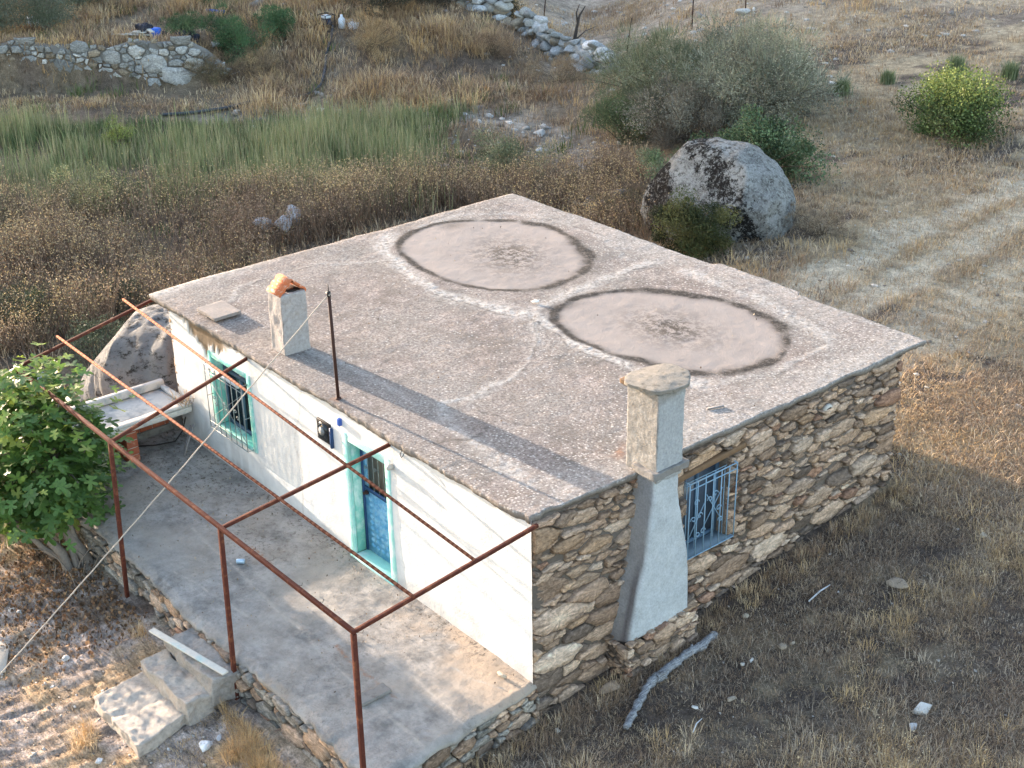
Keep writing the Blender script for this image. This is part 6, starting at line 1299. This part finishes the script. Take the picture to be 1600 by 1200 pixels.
for i, lb in enumerate(('whitish plank leaning over the planks on the retaining wall', 'grey plank lying lengthwise on top of the retaining wall', 'thin plank crossing the pile on the retaining wall', 'short pale plank at the back of the pile above the wall', 'lowest plank of the pile at the edge of the retaining wall')):
    c0 = q3(-35.3 + .12 * i, 11.6 + .16 * i, .12 + .05 * i); a = (.9, .15, .6, -.3, .85)[i] + .2; L = (.55, .9, .7, .35, 1.0)[i]; d_ = Vector((.64 * math.cos(a) + .3 * math.sin(a), .77 * math.cos(a) - .6 * math.sin(a), (.25, .02, .1, .05, 0)[i]))
    tag(MB().bar(c0 - d_ * L, c0 + d_ * L, .14, .04).build('plank', M('bleached_plank_%d' % i, .85, simple((.48, .46, .42), .25, 8, .3))), lb, 'plank', 'planks above the retaining wall')
b0 = q3(-34.75, 12.45, .0); tag(MB().tube([b0, b0 + Vector((0, 0, .05)), b0 + Vector((0, 0, .30)), b0 + Vector((0, 0, .34))], [.18, .22, .22, .18], 14).build('blue_tub', m_bluet), 'bright blue tub above the retaining wall', 'tub')
b0 = q3(-35.0, 12.2, .0); tag(gbox('black_bag', m_blk, None, b0.x - .25, b0.x + .2, b0.y - .22, b0.y + .2, b0.z, b0.z + .42, amp=.15, seed=721), 'black plastic bag beside the blue tub', 'bag')
b0 = q3(-34.2, 13.1, .0); tag(gbox('dark_tarp', m_blk, None, b0.x - .5, b0.x + .4, b0.y - .6, b0.y + .5, b0.z - .05, b0.z + .16, amp=.25, seed=722), 'dark tarpaulin draped over the right end of the retaining wall', 'tarpaulin')
b0 = q3(-39.4, 9.9, 0); bx = MB().box((b0.x - .2, b0.y - .3, b0.z), (b0.x + .2, b0.y + .3, b0.z + .28)).box((b0.x - .22, b0.y - .32, b0.z + .281), (b0.x + .22, b0.y + .32, b0.z + .33)).build('white_box', m_ltb, bevel=.02); tag(bx, 'small white lidded box under the olive trees', 'box')
cb = q3(-42.4, 14.1, 0); cart = thing('farm_trailer', 'low farm trailer with pale tub and dark frame cut by the top edge', 'trailer', cb)
MB().box((cb.x - .8, cb.y - .9, cb.z + .55), (cb.x + .6, cb.y + .5, cb.z + 1.0)).build('tub', m_ltb, cart, bevel=.04); MB().bar(cb + Vector((-.1, -1.0, .5)), cb + Vector((0, 1.7, .42)), .12, .09).bar(cb + Vector((-.7, -.8, .5)), cb + Vector((-.7, .5, .5)), .08).bar(cb + Vector((.5, -.8, .5)), cb + Vector((.5, .5, .5)), .08).build('chassis', m_black, cart)
for sx in (-.82, .7): MB().tube([cb + Vector((sx, -.2, .3)), cb + Vector((sx + .14, -.2, .3))], .3, 16).build('wheel', m_black, cart)

# ================================================================ fig tree
fig = thing('fig_tree', 'broad-leaved green fig tree at the left corner of the terrace', 'tree', (-7.35, -2.85, float(gh(-7.35, -2.85))))
r = np.random.RandomState(88); fb = Vector(fig.location); mb_ = MB(); tips = []
FCEN = np.array([-8.55, -2.9, .85]); FR = np.array([1.65, 1.15, 1.5])
def limb(p, q, ra, rb, n=5, wob=.06):
    pts = []
    for i in range(n + 1):
        t = i / n; w_ = p.lerp(q, t); w_.z += .12 * math.sin(math.pi * t) * (q - p).length; pts.append(w_ + Vector(r.randn(3) * wob * math.sin(math.pi * t)))
    mb_.tube(pts, [ra + (rb - ra) * i / n for i in range(n + 1)], 8, (.20, .17, .145), False); return pts
gnd = fb - Vector((0, 0, .12)); starts = []
for k_, (tx_, ty_, tz_, ra) in enumerate(((-8.3, -2.9, .25, .10), (-8.0, -3.2, .2, .085), (-8.3, -3.5, .1, .06), (-8.0, -2.75, .5, .05), (-8.5, -2.7, .4, .06))):
    p0 = gnd + Vector((r.randn() * .1, r.randn() * .1, 0)); starts += [limb(p0, Vector((tx_, ty_, tz_)), ra, ra * .55)[-1]]
nrm_pts = []
for i in range(130):
    d = r.randn(3); d /= np.linalg.norm(d); rad = r.rand() ** .35; q = FCEN + d * rad * FR * (.85 + .25 * r.rand())
    if q[2] < .12 and q[0] > -8.5: continue
    nrm_pts.append(q); s0 = starts[int(np.argmin([(Vector(q) - s_).length for s_ in starts]))]
    if i < 85: limb(s0 + Vector(r.randn(3) * .05), Vector(q), .028, .008, 4, .05)
for i in range(14):     # dry suckers round the foot
    a = gnd + Vector((r.randn() * .15, r.randn() * .15, .05)); limb(a, a + Vector((r.randn() * .35 + .15, r.randn() * .25, .3 + .4 * r.rand())), .012, .004, 3, .04)
mesh_np('trunk', local(fig, np.array(mb_.v)), mb_.f, m_stem, fig, col=np.array(mb_.c), smooth=True)
# lobed leaf outline (five lobes), unit length along +x
oc = [(0, 0), (.06, .14), (.0, .30), (.10, .36), (.20, .32), (.32, .12), (.40, .14), (.46, .36), (.58, .44), (.66, .38), (.64, .24), (.56, .10), (.70, .13), (.88, .15), (.97, .08), (1.0, 0)]
ol = oc + [(a, -b_) for a, b_ in oc[-2:0:-1]]; OL = np.array(ol); no = len(OL)
V = []; Fc = []; Cc = []; k = 0
FP = [(.075, .15, .035), (.10, .185, .045), (.06, .12, .03), (.12, .21, .05), (.085, .16, .045)]; FPL = [(.22, .29, .06), (.28, .33, .08), (.17, .25, .05), (.13, .21, .04)]  # FPL paints sunlight into leaf colour, mainly high in the crown
for q in nrm_pts:
    out = (q - FCEN) / FR; high = (q[2] - FCEN[2]) / FR[2]
    for j in range(22):
        p_ = q + r.randn(3) * np.array([.17, .17, .15]); a = r.rand() * 6.3; dr_ = np.array([math.cos(a), math.sin(a), -.25 + .35 * r.randn()]); dr_ += out * .35; dr_ /= np.linalg.norm(dr_)
        up_ = np.array([.25 * r.randn(), .25 * r.randn(), 1]) + out * .35; up_ -= up_ @ dr_ * dr_; up_ /= np.linalg.norm(up_); sd_ = np.cross(up_, dr_); s_ = .13 + .17 * r.rand()
        lim = p_ + dr_ * .04; X_ = OL[:, 0] * s_; Y_ = OL[:, 1] * s_ * (.95 + .2 * r.rand()); Zc = -(OL[:, 0] ** 2) * s_ * .22 + np.abs(OL[:, 1]) * s_ * .28
        base = len(V); pts_ = lim + X_[:, None] * dr_ + Y_[:, None] * sd_ + Zc[:, None] * up_; ctr = lim + .42 * s_ * dr_ - .03 * s_ * up_
        V += list(pts_) + [ctr]; n0_ = k; Fc += [[n0_ + e_, n0_ + (e_ + 1) % no, n0_ + no] for e_ in range(no)]; k += no + 1
        pl = FPL if (high > .45 and r.rand() < .55) or r.rand() < .06 else FP; c = np.array(pl[r.randint(len(pl))]) * (.8 + .4 * r.rand()); Cc += [c] * no + [c * 1.15]
mesh_np('crown', local(fig, np.array(V)), np.array(Fc), m_figleaf, fig, col=np.array(Cc))
